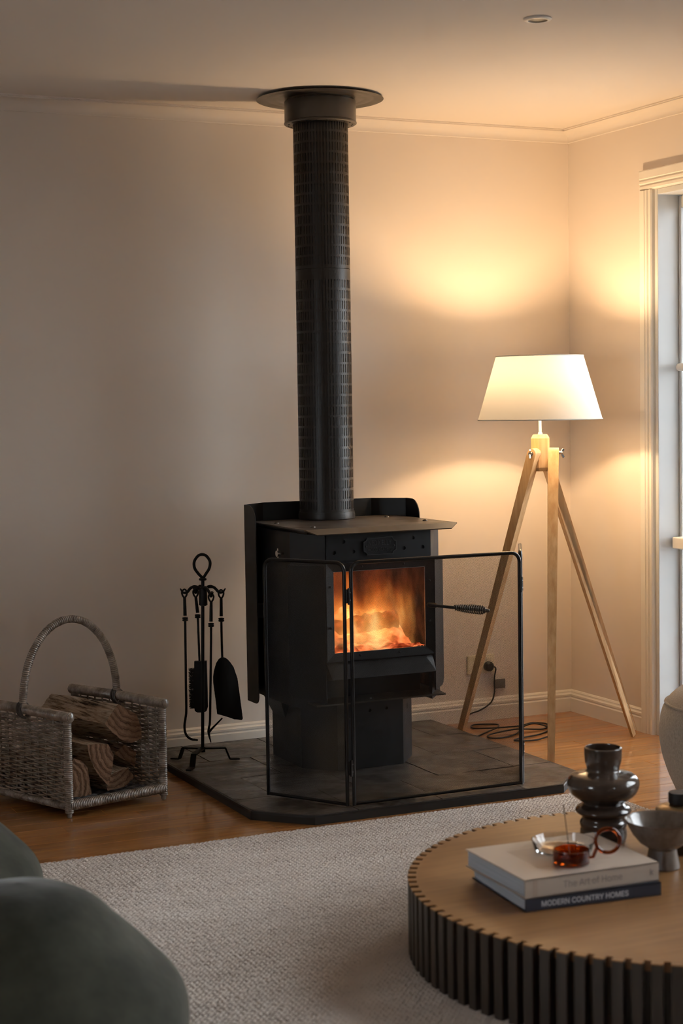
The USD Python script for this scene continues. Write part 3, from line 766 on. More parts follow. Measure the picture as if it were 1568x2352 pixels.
def tool_head(t, u, w, zt, zh, uh=None):
    """eye and thick handle with its collar"""
    uh = u if uh is None else uh
    eye = tpath([(u, zt - .030), (u - .0075, zt - .018), (u - .0085, zt - .006), (u, zt + .002), (u + .0085, zt - .006), (u + .0075, zt - .018), (u, zt - .030)], w, 5)
    part(t, 'eye', tube(eye, .0032, 8), 'iron', smooth=60)
    part(t, 'grip', tube([tq(u, zt - .026, w), tq(uh, zh + .012, w)], [.0052, .0062], 10), 'iron', smooth=50)
    for dz in (.003, -.004):
        part(t, 'collar', tube([tq(uh + .0075 * math.cos(a), zh + dz, w + .0075 * math.sin(a)) for a in np.linspace(0, 2 * PI, 14, endpoint=False)], .0034, 7, closed=True), 'iron', smooth=60)

pk = thing('fire_poker', 'black iron poker with a curved tip, leftmost tool on the stand', 'poker', tuple(tq(-.05, .11)))
tool_head(pk, -.0515, 0, .650, .546, -.051)
part(pk, 'shaft', tube(tpath([(-.051, .55), (-.052, .45), (-.0535, .30), (-.054, .22), (-.0575, .19), (-.0615, .165), (-.0605, .142), (-.053, .124), (-.038, .113), (-.015, .109)]), [.0043] * 48 + list(np.linspace(.0043, .0030, 7)), 9), 'iron', smooth=60)

br = thing('hearth_brush', 'black hearth brush hanging behind the stand pole, bristles to the left', 'brush', tuple(tq(-.01, .2, -.055)))
tool_head(br, -.0165, -.055, .645, .549, -.011)
part(br, 'shaft', tube([tq(-.011, .555, -.055), tq(-.008, .380, -.055)], .0040, 9), 'iron', smooth=60)
back_poly = Polygon([(-.026, .386), (.018, .386), (.019, .22), (.014, .205), (.004, .200), (-.018, .200), (-.028, .206), (-.031, .225), (-.031, .34), (-.027, .36)])
def tplane(poly, h, w): return extrude(poly, h, tq(0, 0, w), (TU[0], TU[1], 0), (0, 0, 1))
part(br, 'brush_back', tplane(back_poly, .018, -.064), 'iron')
rb2 = random.Random(3)
bris = []
for k in range(420):
    z = rb2.uniform(.215, .360); w = rb2.uniform(-.068, -.046)
    bris.append(obar(tq(-.028, z, w), tq(-.045 + rb2.uniform(-.004, .004), z + rb2.uniform(-.005, .003), w + rb2.uniform(-.004, .004)), .0011, .0011))
part(br, 'bristles', cat(*bris), 'bristle', kind='stuff')

rk = thing('log_turner', 'black iron log turner with a barbed tip, hanging in front of the pole', 'log turner', tuple(tq(.04, .11, .055)))
tool_head(rk, .047, .055, .640, .531, .045)
part(rk, 'shaft', tube(tpath([(.045, .535), (.043, .45), (.038, .30), (.034, .19), (.030, .165), (.028, .150), (.031, .132), (.036, .111)], .055), [.0042] * 34 + list(np.linspace(.0042, .0018, 9)), 9), 'iron', smooth=60)
part(rk, 'barb', tube(tpath([(.030, .148), (.040, .160), (.058, .178), (.078, .198)], .055), list(np.linspace(.0045, .0026, 19)), 9), 'iron', smooth=60)

sv = thing('ash_shovel', 'black iron ash shovel with a wide flat blade, rightmost tool on the stand', 'shovel', tuple(tq(.09, .185)))
tool_head(sv, .0785, 0, .646, .542, .0775)
part(sv, 'shaft', tube(tpath([(.0775, .547), (.0775, .47), (.078, .412), (.079, .395)]), .0042, 9), 'iron', smooth=60)
bl = np.array([(.077, .408), (.088, .405), (.097, .399), (.108, .386), (.118, .371), (.131, .332), (.139, .267), (.148, .189), (.145, .184), (.117, .184), (.057, .205), (.053, .254), (.046, .319), (.046, .340), (.049, .360), (.057, .387), (.066, .401)])
bp2 = Polygon(bl).buffer(.0005)
gm = trimesh.creation.extrude_polygon(bp2, .0022, engine='earcut')
for _ in range(3): gm = gm.subdivide()
vv = np.array(gm.vertices)
cen = np.array([.095, .29])
wv = vv[:, 2] + 2.2 * (np.abs(vv[:, 0] - cen[0])) ** 2 * 3 + .002
part(sv, 'blade', trimesh.Trimesh(np.array([tq(a, b, c) for a, b, c in zip(vv[:, 0], vv[:, 1], wv)]), gm.faces, process=False), 'iron', smooth=40)

# ------------------------------------------------------------------ log basket
BA, BB = np.array([-2.385, -.775]), np.array([-2.038, -.685])
LVA, LVB = np.array([-.182, .418]), np.array([-.176, .420])
BA2, BB2 = BA + LVA, BB + LVB
basket = thing('log_basket', 'grey brown wicker log basket with arched handle and open ends', 'basket', ((BA + BB2)[0] / 2, (BA + BB2)[1] / 2, 0))
def wrapped(p, r, pitch=.0062, amp=.0013, sides=12, seed=0):
    """pole wound with cane: many small rings"""
    p = np.asarray(p, float)
    seg = np.linalg.norm(np.diff(p, axis=0), axis=1); s = np.concatenate([[0], np.cumsum(seg)])
    n = max(8, int(s[-1] / pitch * 6))
    t = np.linspace(0, s[-1], n)
    q = np.stack([np.interp(t, s, p[:, k]) for k in range(3)], 1)
    rng = np.random.RandomState(seed)
    jit = np.interp(t, np.linspace(0, s[-1], max(3, int(s[-1] / pitch))), rng.uniform(-.0006, .0006, max(3, int(s[-1] / pitch))))
    rr = r - amp + amp * 1.6 * np.abs(np.sin(PI * t / pitch)) ** .6 + jit
    return tube(q, rr, sides)
def b3(p, z): return np.array([p[0], p[1], z])
RZ = .323
for k, (p, pt) in enumerate(((BA, BA), (BB, BB), (BA2, BA2), (BB2, BB2))):
    part(basket, 'corner_post', wrapped([b3(p, .014), b3(p, .10), b3(p, RZ - .010)], .0135, .0063, seed=k), 'wicker', smooth=40)
    part(basket, 'foot_peg', tube([b3(p, 0), b3(p, .003), b3(p, .018)], [.0065, .0085, .009], 10), 'wicker', smooth=40)
for k, (a, d) in enumerate(((BA, LVA), (BB, LVB))):
    u = d / np.linalg.norm(d)
    part(basket, 'top_rail', wrapped([b3(a - u * .018, RZ), b3(a + d * .5, RZ + .003), b3(a + d + u * .018, RZ)], .0165, .0058, seed=10 + k), 'wicker', smooth=40)
    for e, s in ((a - u * .018, -1), (a + d + u * .018, 1)):
        part(basket, 'rail_end', tube([b3(e - u * s * .004, RZ), b3(e + u * s * .003, RZ), b3(e + u * s * .007, RZ)], [.0165, .0135, .006], 14), 'wicker', smooth=30)
    part(basket, 'bottom_rail', wrapped([b3(a, .034), b3(a + d, .034)], .0115, .0060, seed=20 + k), 'wicker', smooth=40)
part(basket, 'bottom_rail', wrapped([b3(BA, .038), b3(BB, .038)], .0165, .0062, seed=30), 'wicker', smooth=40)
part(basket, 'bottom_rail', wrapped([b3(BA2, .038), b3(BB2, .038)], .0165, .0062, seed=31), 'wicker', smooth=40)
def weave(a, d, z0, z1, nst, seed, lean=0):
    u = d / np.linalg.norm(d); L = np.linalg.norm(d); nrm = np.array([-u[1], u[0]])
    rng = np.random.RandomState(seed)
    xs = np.linspace(.032, L - .032, nst)
    out = []
    for x in xs:
        out.append(tube([b3(a + u * x, z0 - .008), b3(a + u * x, (z0 + z1) / 2), b3(a + u * x, z1 + .012)], .0032, 7))
    rowp = .0074; nrow = int((z1 - z0) / rowp)
    for r in range(nrow):
        z = z0 + r * rowp
        pitch = xs[1] - xs[0]
        s = np.linspace(.012, L - .012, int(L / pitch * 7))
        ph = (s - xs[0]) / pitch * PI + (r % 2) * PI
        off = .0062 * np.cos(ph)
        zz = z + rng.uniform(-.0005, .0005) + .0010 * np.sin(ph + .6) + .0006 * np.sin(s * 40 + r)
        out.append(tube([np.append(a + u * ss + nrm * oo, z2) for ss, oo, z2 in zip(s, off, zz)], .0035, 7))
    return cat(*out)
part(basket, 'woven_side', weave(BA, LVA, .048, .312, 11, 1), 'wicker', smooth=50, kind='stuff')
part(basket, 'woven_side', weave(BB, LVB, .048, .312, 11, 2), 'wicker', smooth=50, kind='stuff')
# woven floor of the basket
fl = []
ub = (BB - BA); nfl = 26
for k in range(nfl):
    t = (k + .5) / nfl
    a = BA + LVA * t; b = a + ub
    s = np.linspace(.02, .98, 60)
    fl.append(tube([b3(a + (b - a) * ss, .034 + .0035 * math.cos(ss * 10 * PI + (k % 2) * PI)) for ss in s], .0062, 6))
part(basket, 'woven_base', cat(*fl), 'wicker_dark', smooth=50, kind='stuff')
ha, hb = BA + LVA * .49, BB + LVB * .50
hm = (ha + hb) / 2; hd2 = (hb - ha) / 2
arch = [b3(hm + hd2 * -math.cos(t) * 1.0, .318 + .285 * math.sin(t) ** .92) for t in np.linspace(.0, PI, 60)]
part(basket, 'handle', wrapped(arch, .0125, .0066, .0014, 12, 40), 'wicker', smooth=40)
for p, d in ((ha, LVA), (hb, LVB)):
    u = d / np.linalg.norm(d)
    for k, s in enumerate((-.012, -.004, .006)):
        ring = [b3(p + u * (s + .008 * math.sin(a)) + np.array([-u[1], u[0]]) * .021 * math.cos(a), .322 + .024 * math.sin(a)) for a in np.linspace(0, 2 * PI, 20, endpoint=False)]
        part(basket, 'lashing', tube(ring, .0034, 7, closed=True), 'wicker_dark', smooth=60)

# split firewood in the basket
bu = (BB - BA) / np.linalg.norm(BB - BA); bn = np.array([-bu[1], bu[0]])
def firewood(label, pts, inset, length, seed, turn=0.0, tilt=0.0, heart=(.2, .2)):
    hp3 = BA + bu * heart[0]
    log_end(f'log_end_{seed}', (hp3[0], hp3[1], heart[1]), math.atan2(bu[1], bu[0]))
    po = Polygon(pts).buffer(.003).buffer(-.003)
    ring = po.exterior
    n = 110
    loop2 = np.array([ring.interpolate(s, normalized=True).coords[0] for s in np.linspace(0, 1, n, endpoint=False)])
    if not ring.is_ccw: loop2 = loop2[::-1]
    c = loop2.mean(0)
    dirn = bn * math.cos(turn) + bu * math.sin(turn)
    rng = np.random.RandomState(seed)
    K = 18
    V = []
    for k in range(K):
        t = k / (K - 1)
        ang = np.arange(n)
        rough = .0055 * (meshkit.noise(np.stack([loop2[:, 0] * 60, loop2[:, 1] * 60, np.full(n, t * 3.0)], 1), seed) - .5) + .004 * (meshkit.noise(np.stack([ang * .9, ang * 0, np.full(n, t * 3)], 1), seed + 5) - .5) + .005 * (meshkit.noise(np.stack([ang * .55, ang * 0 + 3, np.full(n, t * 1.2)], 1), seed + 9) - .5)
        dl = loop2 - c; l = np.linalg.norm(dl, axis=1, keepdims=True)
        q = loop2 + dl / l * rough[:, None] * (1 if 0 < k else .35) + np.array([.004 * math.sin(3 * t + seed), tilt * t])
        base = BA + bn * (inset + 0) + dirn * (t * length)
        V.append(np.column_stack([base[0] + bu[0] * q[:, 0], base[1] + bu[1] * q[:, 0], q[:, 1]]))
    V = np.vstack(V)
    i, j = np.meshgrid(np.arange(K - 1), np.arange(n), indexing='ij'); j2 = (j + 1) % n
    q = np.stack([i * n + j, i * n + j2, (i + 1) * n + j2, (i + 1) * n + j], -1).reshape(-1, 4)
    t = thing('firewood_log', label, 'firewood', tuple(V.mean(0)), group=None)
    part(t, 'split_side', trimesh.Trimesh(V, np.vstack([q[:, [0, 2, 1]], q[:, [0, 3, 2]]]), process=False), 'log_bark', smooth=28)
    for k, nm in ((0, 1), (K - 1, -1)):
        Vk = V[k * n:(k + 1) * n]
        p2 = np.column_stack([(Vk[:, :2] - BA) @ bu, Vk[:, 2]])
        pv, pf = trimesh.creation.triangulate_polygon(Polygon(p2), engine='earcut')
        idx = np.array([int(np.argmin(((p2 - x) ** 2).sum(1))) for x in pv])
        part(t, 'sawn_end', trimesh.Trimesh(Vk[idx] - np.append(dirn * nm * .0006, 0), pf, process=False), f'log_end_{seed}')
firewood('grey split firewood log on top of the pile in the wicker basket', [(.169, .284), (.215, .333), (.283, .290), (.301, .246), (.303, .207), (.261, .196), (.223, .213), (.186, .246), (.161, .274)], .045, .34, 1, -.15, 0, (.30, .36))
firewood('split log with a curved pale edge in the middle of the basket', [(.090, .217), (.168, .208), (.189, .169), (.184, .126), (.167, .068), (.124, .118), (.101, .166)], .040, .36, 2, -.14, 0, (.235, .20))
firewood('split log standing against the near wicker side at the bottom left', [(.020, .150), (.045, .178), (.073, .165), (.095, .139), (.102, .078), (.107, .050), (.06, .049), (.026, .055)], .040, .35, 3, -.14, 0, (-.01, .09))
firewood('curved split log lying lowest on the floor of the basket', [(.175, .066), (.194, .102), (.259, .113), (.283, .078), (.244, .052), (.180, .049)], .055, .34, 4, -.14, 0, (.19, .15))
firewood('wedge shaped split log leaning on the far wicker side below the top log', [(.235, .156), (.276, .182), (.322, .150), (.316, .098), (.290, .120)], .100, .28, 5, -.14, 0, (.36, .23))

# ------------------------------------------------------------------ floor lamp
LC = np.array([-.460, -.510])
lamp = thing('floor_lamp', 'wooden tripod floor lamp with a lit white tapered fabric shade', 'floor lamp', (LC[0], LC[1], 0))
S0, S1, R0, R1 = 1.231, 1.468, .2325, .1635
shade = part(lamp, 'shade', lathe([(R0, S0), (R0 + (R1 - R0) * .5, (S0 + S1) / 2), (R1, S1)], (*LC, 0), 96), 'shade_fabric', smooth=True)
for r, z in ((R0, S0), (R1, S1)):
    part(shade, 'rim', tube([(LC[0] + r * math.cos(a), LC[1] + r * math.sin(a), z) for a in np.linspace(0, 2 * PI, 96, endpoint=False)], .0022, 7, closed=True), 'shade_fabric', smooth=60)
for k in range(3):
    a = k * 2 * PI / 3 + .5
    part(shade, 'spider_arm', rod((LC[0] + .02 * math.cos(a), LC[1] + .02 * math.sin(a), S0 + .03), (LC[0] + R0 * .985 * math.cos(a), LC[1] + R0 * .985 * math.sin(a), S0 + .004), .0014, 6), 'white_plastic')
part(lamp, 'stem', tube([(*LC, 1.172), (*LC, 1.180), (*LC, 1.182), (*LC, 1.285)], [.0085, .0085, .0055, .0055], 16), 'white_plastic', smooth=40, label='slim white stem under the shade')
part(lamp, 'lamp_holder', tube([(*LC, 1.275), (*LC, 1.315)], [.017, .017], 18), 'white_plastic', smooth=40)
part(lamp, 'bulb', lathe([(.0325, 1.341), (.0352, 1.348), (.0367, 1.356), (.0372, 1.364), (.0362, 1.374), (.032, 1.386), (.024, 1.395), (.012, 1.400), (0, 1.401)], (*LC, 0), 40), 'bulb', smooth=True, label='glowing warm bulb dome inside the shade')
part(lamp, 'bulb_base', lathe([(.0175, 1.312), (.0185, 1.318), (.024, 1.331), (.0325, 1.340), (.0335, 1.342), (.0325, 1.344), (0, 1.344)], (*LC, 0), 40), 'white_plastic', smooth=40)
hexr = .033
hx = [(LC[0] + hexr * rr * math.cos(a), LC[1] + hexr * rr * math.sin(a)) for k in range(3) for a, rr in ((math.radians(-41 + 120 * k) - .52, 1.12), (math.radians(-41 + 120 * k) + .52, 1.12))]
blk = m3.Manifold.hull(poly_prism(hx, 1.050, 1.160) + poly_prism([tuple(LC + (np.array(p) - LC) * .78) for p in hx], 1.036, 1.174))
part(lamp, 'hub_block', blk, 'lamp_wood')
for foot, rad, tan, sh_ in (((-.636, -.185), 119.4, 209.4, (0, 0)), ((-.628, -.838), -118.7, -28.7, (0, 0)), ((-.092, -.588), -11., 79., (.026, -.014))):
    tn = np.array([math.cos(math.radians(tan)), math.sin(math.radians(tan)), 0])
    off = .048
    pv = np.array([LC[0] + sh_[0], LC[1] + sh_[1], 1.105]) + tn * off
    ft = np.array([*foot, 0.0])
    d = (pv - ft) / np.linalg.norm(pv - ft)
    side = tn - d * np.dot(tn, d); side /= np.linalg.norm(side)
    up = np.cross(d, side)
    pts = []
    for p, w_, t_ in ((ft + d * .004, .024, .023), (pv, .041, .035)):
        for a in (-1, 1):
            for b in (-1, 1):
                pts.append(p + side * a * w_ / 2 + up * b * t_ / 2)
    for a in np.linspace(0, PI, 11):
        for sgn in (-1, 1):
            pts.append(pv + side * sgn * .0205 + (up * math.cos(a) + d * math.sin(a)) * .0185)
    pts = [p if p[2] > 0 else np.array([p[0], p[1], 0.0]) for p in pts]
    lg = part(lamp, 'leg', hull(pts), 'lamp_wood')
    b0 = pv + side * .0205
    bt = part(lg, 'bolt', tube([b0 - side * .001, b0 + side * .003, b0 + side * .004, b0 + side * .014], [.0085, .0085, .006, .006], 12), 'chrome', smooth=40, label='chrome wing nut')
    for s in (-1, 1):
        w0 = b0 + side * .009
        dirw = (np.array([0, 0, 1]) * .8 + up * .3 * s) * s
        part(bt, 'wing', obar(w0, w0 + dirw * .020 + side * .010, .0045, .008), 'chrome')
# cord and plug
WY = -.0185
pc = [(-.600, -.150, .0035), (-.575, -.100, .006), (-.545, -.050, .022), (-.500, -.026, .036), (-.455, -.0235, .046), (-.405, -.0230, .072), (-.386, -.0200, .110), (-.381, -.0120, .150), (-.379, -.0120, .180), (-.377, -.0180, .206), (-.386, -.0270, .217), (-.400, -.0290, .221)]
cord = part(lamp, 'power_cord', tube(smooth_path(pc, 8), .0030, 8), 'cable_black', smooth=60, label='black power cord of the lamp')
part(cord, 'plug', tube([(-.412, -.0105, .222), (-.412, -.014, .222), (-.412, -.030, .222), (-.412, -.036, .222)], [.018, .020, .020, .013], 20), 'black_plastic', smooth=40, label='round black plug in the wall outlet')
part(cord, 'tag', bx((-.379, -.0150, .126), (-.331, -.0140, .164)), 'tag_card', label='small grey tag on the power cord')
rc = [(-.605, -.275, .005), (-.590, -.200, .0035), (-.612, -.165, .012)]
cc = [(-.655, -.330, .0035), (-.600, -.280, .0035), (-.545, -.240, .0035), (-.470, -.190, .0060), (-.440, -.125, .0035), (-.520, -.090, .0035), (-.560, -.150, .0035), (-.500, -.210, .0090), (-.380, -.200, .0035), (-.300, -.170, .0035), (-.260, -.220, .0035), (-.330, -.300, .0035), (-.440, -.280, .0100), (-.560, -.290, .0035), (-.598, -.340, .0035), (-.560, -.370, .0035), (-.470, -.330, .0035), (-.400, -.260, .0100), (-.330, -.240, .0160), (-.300, -.300, .0035), (-.390, -.380, .0035), (-.500, -.410, .0035), (-.540, -.440, .0035), (-.470, -.470, .0035), (-.380, -.430, .0035)]
part(lamp, 'coiled_cord', tube(smooth_path(cc, 8), .0030, 8), 'cable_black', smooth=60, label='loops of black cord lying on the floor')

outlet = thing('power_outlet', 'cream double power outlet low on the wall behind the lamp', 'power outlet', (-.440, 0, .232))
part(outlet, 'faceplate', bx((-.503, -.0105, .194), (-.377, 0, .270), .003), 'outlet_plastic')
for xx in (-.470, -.410):
    part(outlet, 'switch', bx((xx - .009, -.0135, .247), (xx + .009, -.010, .260), .0015), 'outlet_plastic')
for a, b in ((-.474, .228), (-.466, .228), (-.470, .214)):
    part(outlet, 'socket_slot', bx((a - .0008, -.0108, b - .004), (a + .0008, -.0100, b + .004)), 'black_plastic')

# downlight
dl = thing('downlight', 'small round white recessed downlight, switched off, in the ceiling', 'downlight', (-1.207, -1.724, 2.4))
D0 = (-1.207, -1.724, 0)
part(dl, 'trim_ring', lathe([(.028, 2.399), (.0275, 2.3945), (.030, 2.3925), (.036, 2.3930), (.0405, 2.3965), (.0405, 2.3995), (.028, 2.399)], D0, 48), 'white_plastic', smooth=40)
part(dl, 'baffle', lathe([(.0285, 2.3935), (.026, 2.3942), (.022, 2.3975), (.0, 2.3985)], D0, 40), 'downlight_recess_shade', smooth=40)

# ------------------------------------------------------------------ rug
rug = thing('rug', 'large cream chunky loop wool rug in front of the hearth', 'rug', (-2.1, -3.0, 0))
RX0, RX1, RY0, RY1 = -3.45, -.735, -4.9, -1.305
part(rug, 'backing', bx((RX0, RY0, .0005), (RX1, RY1, .0085), .003), 'rug_base')
# braided loops: instances of one rounded loop, laid in rows
lp = trimesh.creation.icosphere(2, 1.0)
protos = UsdGeom.Scope.Define(stage, str(rug.GetPath()) + '/loop_kinds')
pi_path = str(rug.GetPath()) + '/pile'
PIx = UsdGeom.PointInstancer.Define(stage, pi_path)
pnames = []
for k in range(3):
    mm = lp.copy(); vv = np.array(mm.vertices)
    vv = vv * (.0082, .0048, .0055)
    vv[:, 1] += .0016 * np.sin(vv[:, 0] / .0098 * 2.2 + k)
    pth = f'{pi_path}/loop_{k}' if k else f'{pi_path}/loop'
    usdkit.mesh(stage, pth, trimesh.Trimesh(vv, mm.faces, process=False), MATS['rug_wool'], smooth=True)
    pnames.append(pth)
stage.RemovePrim(protos.GetPath())
PIx.CreatePrototypesRel().SetTargets([Sdf.Path(p) for p in pnames])
rng = np.random.RandomState(4)
px_, py_, pitx, pity = [], [], .0135, .0155
ny = int((RY1 - (-3.75)) / (pity / 2)); 
pos, ori, idx = [], [], []
for r in range(ny):
    yy = RY1 - .004 - r * pity / 2
    n = int((RX1 - RX0 - .008) / pitx)
    xx = RX0 + .006 + (np.arange(n) + .5 * (r % 2)) * pitx
    for x in xx:
        pos.append((x + rng.normal(0, .0008), yy + rng.normal(0, .0008), .0088 + rng.uniform(-.0008, .0008)))
        ang = math.radians((24 if r % 2 else -24) + rng.normal(0, 7))
        ori.append(Gf.Quath(math.cos(ang / 2), 0, 0, math.sin(ang / 2)))
        idx.append(int(rng.randint(3)))
pos = np.array(pos) - _base[str(rug.GetPath())]
PIx.CreatePositionsAttr(Vt.Vec3fArray.FromNumpy(pos.astype(np.float32)))
PIx.CreateOrientationsAttr(Vt.QuathArray(ori))
PIx.CreateProtoIndicesAttr(Vt.IntArray(idx))
setdata(PIx.GetPrim(), kind='stuff')

# ------------------------------------------------------------------ seating lumps
POUF = [(0, .385), (.077, .374), (.13, .354), (.175, .325), (.212, .287), (.256, .244), (.300, .198), (.333, .165), (.355, .136), (.366, .105), (.369, .070), (.365, .035), (.350, .006), (.30, .004), (0, .004)]
def velvet_pouf(label, c, seed, kr=.915, kz=.905):
    t = thing('velvet_pouf', label, 'pouf', (*c, .008))
    pr = [(a * kr, b * kz) for a, b in curve2(POUF[:-3], 5)] + [(.27, .004), (0.0, .004)]
    m = lathe(pr, (*c, .010), 96)
    v = np.array(m.vertices)
    nz = meshkit.fbm(v * 5, 3, seed) - .5
    d = v - np.array([*c, .1]); d /= np.linalg.norm(d, axis=1, keepdims=True)
    v = v + d * (nz * .016)[:, None]
    v[:, 2] = np.maximum(v[:, 2], .0145)
    part(t, 'cover', trimesh.Trimesh(v, m.faces, process=False), 'velvet', smooth=True)
    part(t, 'foot', lathe([(0, .0088), (.25, .0088), (.25, .02), (0, .02)], (*c, 0), 40), 'black_plastic')
velvet_pouf('dark green velvet pouf in the near bottom left corner, larger in view', (-3.01, -2.65), 3)
velvet_pouf('dark green velvet pouf farther back at the left edge beyond the nearest one', (-3.046, -1.64), 8)

pc_ = (-.462, -1.741)
pf = thing('ottoman', 'round beige woven fabric ottoman with a piped top seam by the door', 'ottoman', (*pc_, 0))
OT = [(.16, .004), (.19, .012), (.222, .06), (.250, .12), (.270, .18), (.280, .24), (.279, .285), (.270, .325), (.258, .348)]
OTT = [(.258, .348), (.245, .366), (.215, .390), (.16, .410), (.08, .420), (0, .422)]
part(pf, 'body', lathe([(0, .004)] + curve2(OT, 6), (*pc_, 0), 96), 'boucle', smooth=50)
part(pf, 'seat_top', lathe(curve2(OTT, 6), (*pc_, 0), 96), 'boucle', smooth=50)
part(pf, 'piping', tube([(pc_[0] + .2595 * math.cos(a), pc_[1] + .2595 * math.sin(a), .348) for a in np.linspace(0, 2 * PI, 96, endpoint=False)], .0045, 8, closed=True), 'boucle', smooth=60)

# ------------------------------------------------------------------ coffee table
TC = np.array([-1.468, -2.750]); TR, TZ = .640, .190
table = thing('coffee_table', 'low round wooden coffee table ringed with vertical slats coloured as in shade', 'coffee table', (*TC, .012))
gear = Point(0, 0).buffer(TR - .0195, 64)
for k in range(102):
    gear = gear.union(affinity.rotate(sbox(TR - .03, -.0118, TR + .0002, .0118), 360 * k / 102, origin=(0, 0)))
part(table, 'tabletop', cat(extrude(gear, .003, (TC[0], TC[1], TZ - .003), (1, 0, 0), (0, 1, 0)), lathe([(TR - .0195, TZ - .003), (TR - .0195, TZ - .022), (0, TZ - .022)], (*TC, 0), 120)), 'table_wood')
part(table, 'drum', lathe([(TR - .0215, TZ - .022), (TR - .0215, .018), (TR - .03, .016)], (*TC, 0), 120), 'slat_wood_shaded', smooth=20)
NS = 102
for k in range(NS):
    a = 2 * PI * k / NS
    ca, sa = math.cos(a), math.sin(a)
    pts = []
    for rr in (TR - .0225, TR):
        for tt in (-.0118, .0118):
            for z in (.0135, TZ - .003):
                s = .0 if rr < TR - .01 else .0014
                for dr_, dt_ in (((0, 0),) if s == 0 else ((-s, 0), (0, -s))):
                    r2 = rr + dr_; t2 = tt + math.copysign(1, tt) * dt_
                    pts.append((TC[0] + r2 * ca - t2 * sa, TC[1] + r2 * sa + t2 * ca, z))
    part(table, 'slat', hull(pts), 'slat_wood_shaded')

# ------------------------------------------------------------------ things on the table
vp = [(.0, .004), (.050, .004), (.056, .010), (.0585, .020), (.058, .034), (.0565, .040), (.0590, .048), (.0585, .055), (.0545, .063), (.0555, .070), (.064, .076), (.0695, .082), (.0695, .087), (.064, .094), (.054, .099), (.0495, .103), (.056, .108), (.070, .117), (.082, .128), (.0885, .141), (.0905, .154), (.087, .166), (.078, .174), (.064, .179), (.050, .182), (.0425, .1845), (.0405, .190), (.0425, .198), (.0455, .208), (.0468, .222), (.0470, .240), (.0462, .2435), (.0445, .2440), (.0430, .242), (.0425, .215), (.039, .198), (.035, .188), (.0, .186)]
vx = (-1.458, -2.412, TZ)
vz = thing('vase', 'tall dark brown glazed vase of stacked bulbous rings at the back of the table', 'vase', vx)
part(vz, 'body', lathe(curve2(vp, 4), (vx[0], vx[1], TZ - .0035), 96), 'vase_glaze', smooth=60)
bxy = (-1.468, -2.677, TZ)
bw = thing('pedestal_bowl', 'taupe glazed pedestal bowl on the table right of the books', 'bowl', bxy)
bpf = [(0, .0005), (.0395, .0005), (.0412, .003), (.0400, .012), (.0365, .028), (.0335, .043), (.0335, .047), (.040, .052), (.055, .062), (.070, .080), (.081, .100), (.0875, .114), (.0890, .1155), (.0870, .1165), (.0845, .114)]
part(bw, 'body', lathe(bpf, bxy, 96), 'bowl_glaze', smooth=40)
part(bw, 'inside', lathe([(.0846, .1140), (.078, .100), (.067, .083), (.052, .067), (.03, .058), (0, .056)], bxy, 96), 'bowl_glaze', smooth=60)
part(bw, 'rim', tube([(bxy[0] + .0878 * math.cos(a), bxy[1] + .0878 * math.sin(a), TZ + .1152) for a in np.linspace(0, 2 * PI, 96, endpoint=False)], .0016, 7, closed=True), 'bowl_rim', smooth=60)
jx = (-1.343, -2.574, TZ)
jr = thing('lidded_jar', 'black glossy lidded jar with a black knob behind the pedestal bowl', 'jar', jx)
part(jr, 'body', lathe([(0, .0005), (.053, .0005), (.057, .004), (.058, .020), (.058, .092), (.057, .095), (0, .095)], jx, 72), 'jar_black', smooth=40)
ld = part(jr, 'lid', lathe([(.0585, .0952), (.0590, .099), (.0590, .104), (.056, .108), (.040, .1145), (.026, .1165), (0, .117)], jx, 72), 'jar_lid', smooth=40, label='black lid with a warm wall reflection in its colour')
part(ld, 'knob', lathe([(.020, .1165), (.0255, .119), (.0275, .124), (.0275, .144), (.0260, .1465), (0, .147)], jx, 48), 'knob_black', smooth=40)

def book(name, label, z0, z1, FL, FR_, depth, cover, page, base, over=.004):
    FL, FR_ = np.array(FL), np.array(FR_)
    ex = (FR_ - FL); W = np.linalg.norm(ex); ex /= W; ey = np.array([-ex[1], ex[0]])
    t = thing(name, label, 'book', (*FL, z0))
    def bb(s0, s1, d0, d1, za, zb):
        return hull([(*(FL + ex * s + ey * d), z) for s in (s0, s1) for d in (d0, d1) for z in (za, zb)])
    part(t, 'pages', bb(over, W - over, .004, depth - over, z0 + .003, z1 - .003), page)
    part(t, 'cover', cat(bb(0, W, 0, depth, z0, z0 + .003), bb(0, W, 0, depth, z1 - .003, z1), bb(0, W, 0, .0035, z0, z1)), cover)
    return t, FL, ex, ey, W
E3 = lambda v: np.array([v[0], v[1], 0.0])
tb, FL, ex, ey, W = book('book', 'dark navy hardback book under the cream one, white capitals on its spine', TZ + .0002, TZ + .0295, (-1.939, -2.828), (-1.604, -2.860), .285, 'book_navy', 'paper', 0)
part(tb, 'spine_title', letters('MODERN COUNTRY HOMES', .0118, np.array([*(FL + ex * W * .435), TZ + .0148]), E3(ex), (0, 0, 1), .0004, .215), 'book_white_ink')
tb, FL, ex, ey, W = book('book', 'thick cream hardback book lying on the navy one', TZ + .0300, TZ + .0715, (-1.941, -2.830), (-1.600, -2.846), .288, 'book_cream', 'paper', 0)
part(tb, 'spine_title', letters('The Art of Home', .0150, np.array([*(FL + ex * W * .50), TZ + .0515]), E3(ex), (0, 0, 1), .0003, .150, bold=False), 'book_ink')
part(tb, 'spine_mark', letters('|', .022, np.array([*(FL + ex * W * .075), TZ + .0515]), E3(ex), (0, 0, 1), .0003, .012), 'book_cream_print')
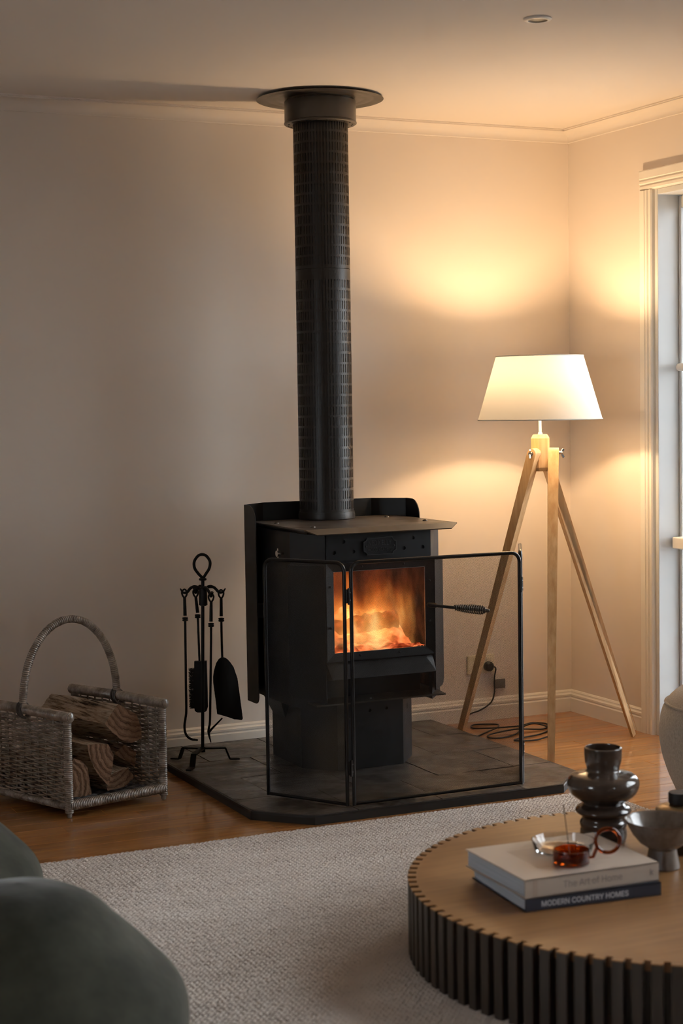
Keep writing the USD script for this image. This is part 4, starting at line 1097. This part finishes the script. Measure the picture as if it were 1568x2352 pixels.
part(tb, 'spine_mark', letters('k', .014, np.array([*(FL + ex * W * .945), TZ + .0515]), E3(ex), (0, 0, 1), .0003, .009), 'book_ink')
bp0 = FL + ex * W * .22 + ey * .075
part(tb, 'cover_print', hull([(*(bp0 + ex * a + ey * b), TZ + .0715 + c) for a in (0, .19) for b in (0, .15) for c in (0, .0002)]), 'book_cream_print', label='faint printed panel on the cover')

BZ = TZ + .0722
cc_ = (-1.779, -2.763)
cup = thing('candle_holder', 'amber glass candle holder with a ring handle on the cream book', 'candle holder', (*cc_, BZ))
part(cup, 'cup', lathe([(0, .0003), (.037, .0003), (.0405, .003), (.0415, .010), (.0415, .030), (.0405, .033), (.0385, .033), (.0375, .030), (.0370, .010), (.034, .0075), (0, .0075)], (*cc_, BZ), 64), 'amber_glass', smooth=40)
RU = np.array([.907, -.421])
rcn = np.array(cc_) + RU * .084 + np.array([.421, .907]) * .010
ring = [np.array([*(rcn + RU * .0275 * math.cos(a)), BZ + .048 + .0275 * math.sin(a)]) for a in np.linspace(0, 2 * PI, 56, endpoint=False)]
part(cup, 'ring_handle', tube(ring, .0044, 12, closed=True), 'amber_glass', smooth=60, label='amber glass ring handle')
part(cup, 'bridge', tube([np.array([*(np.array(cc_) + RU * .038), BZ + .012]), np.array([*(np.array(cc_) + RU * .050 + np.array([.421, .907]) * .005), BZ + .0125]), np.array([*(rcn - RU * .0240), BZ + .034])], .0042, 10), 'amber_glass', smooth=60)
dc = (-1.735, -2.660)
ds = thing('glass_dish', 'shallow clear glass dish on the cream book behind the amber holder', 'dish', (*dc, BZ))
part(ds, 'body', lathe([(0, .0003), (.060, .0003), (.066, .002), (.073, .022), (.0735, .0245), (.071, .0245), (.063, .006), (.058, .0045), (0, .0045)], (*dc, BZ), 72), 'clear_glass', smooth=40)
solo('incense_stick', tube([(cc_[0], cc_[1] + .004, BZ + .009), (cc_[0] - .016, cc_[1] + .006, BZ + .135)], .0011, 7), 'incense', smooth=60, label='thin brown incense stick leaning up out of the amber holder', category='incense stick')
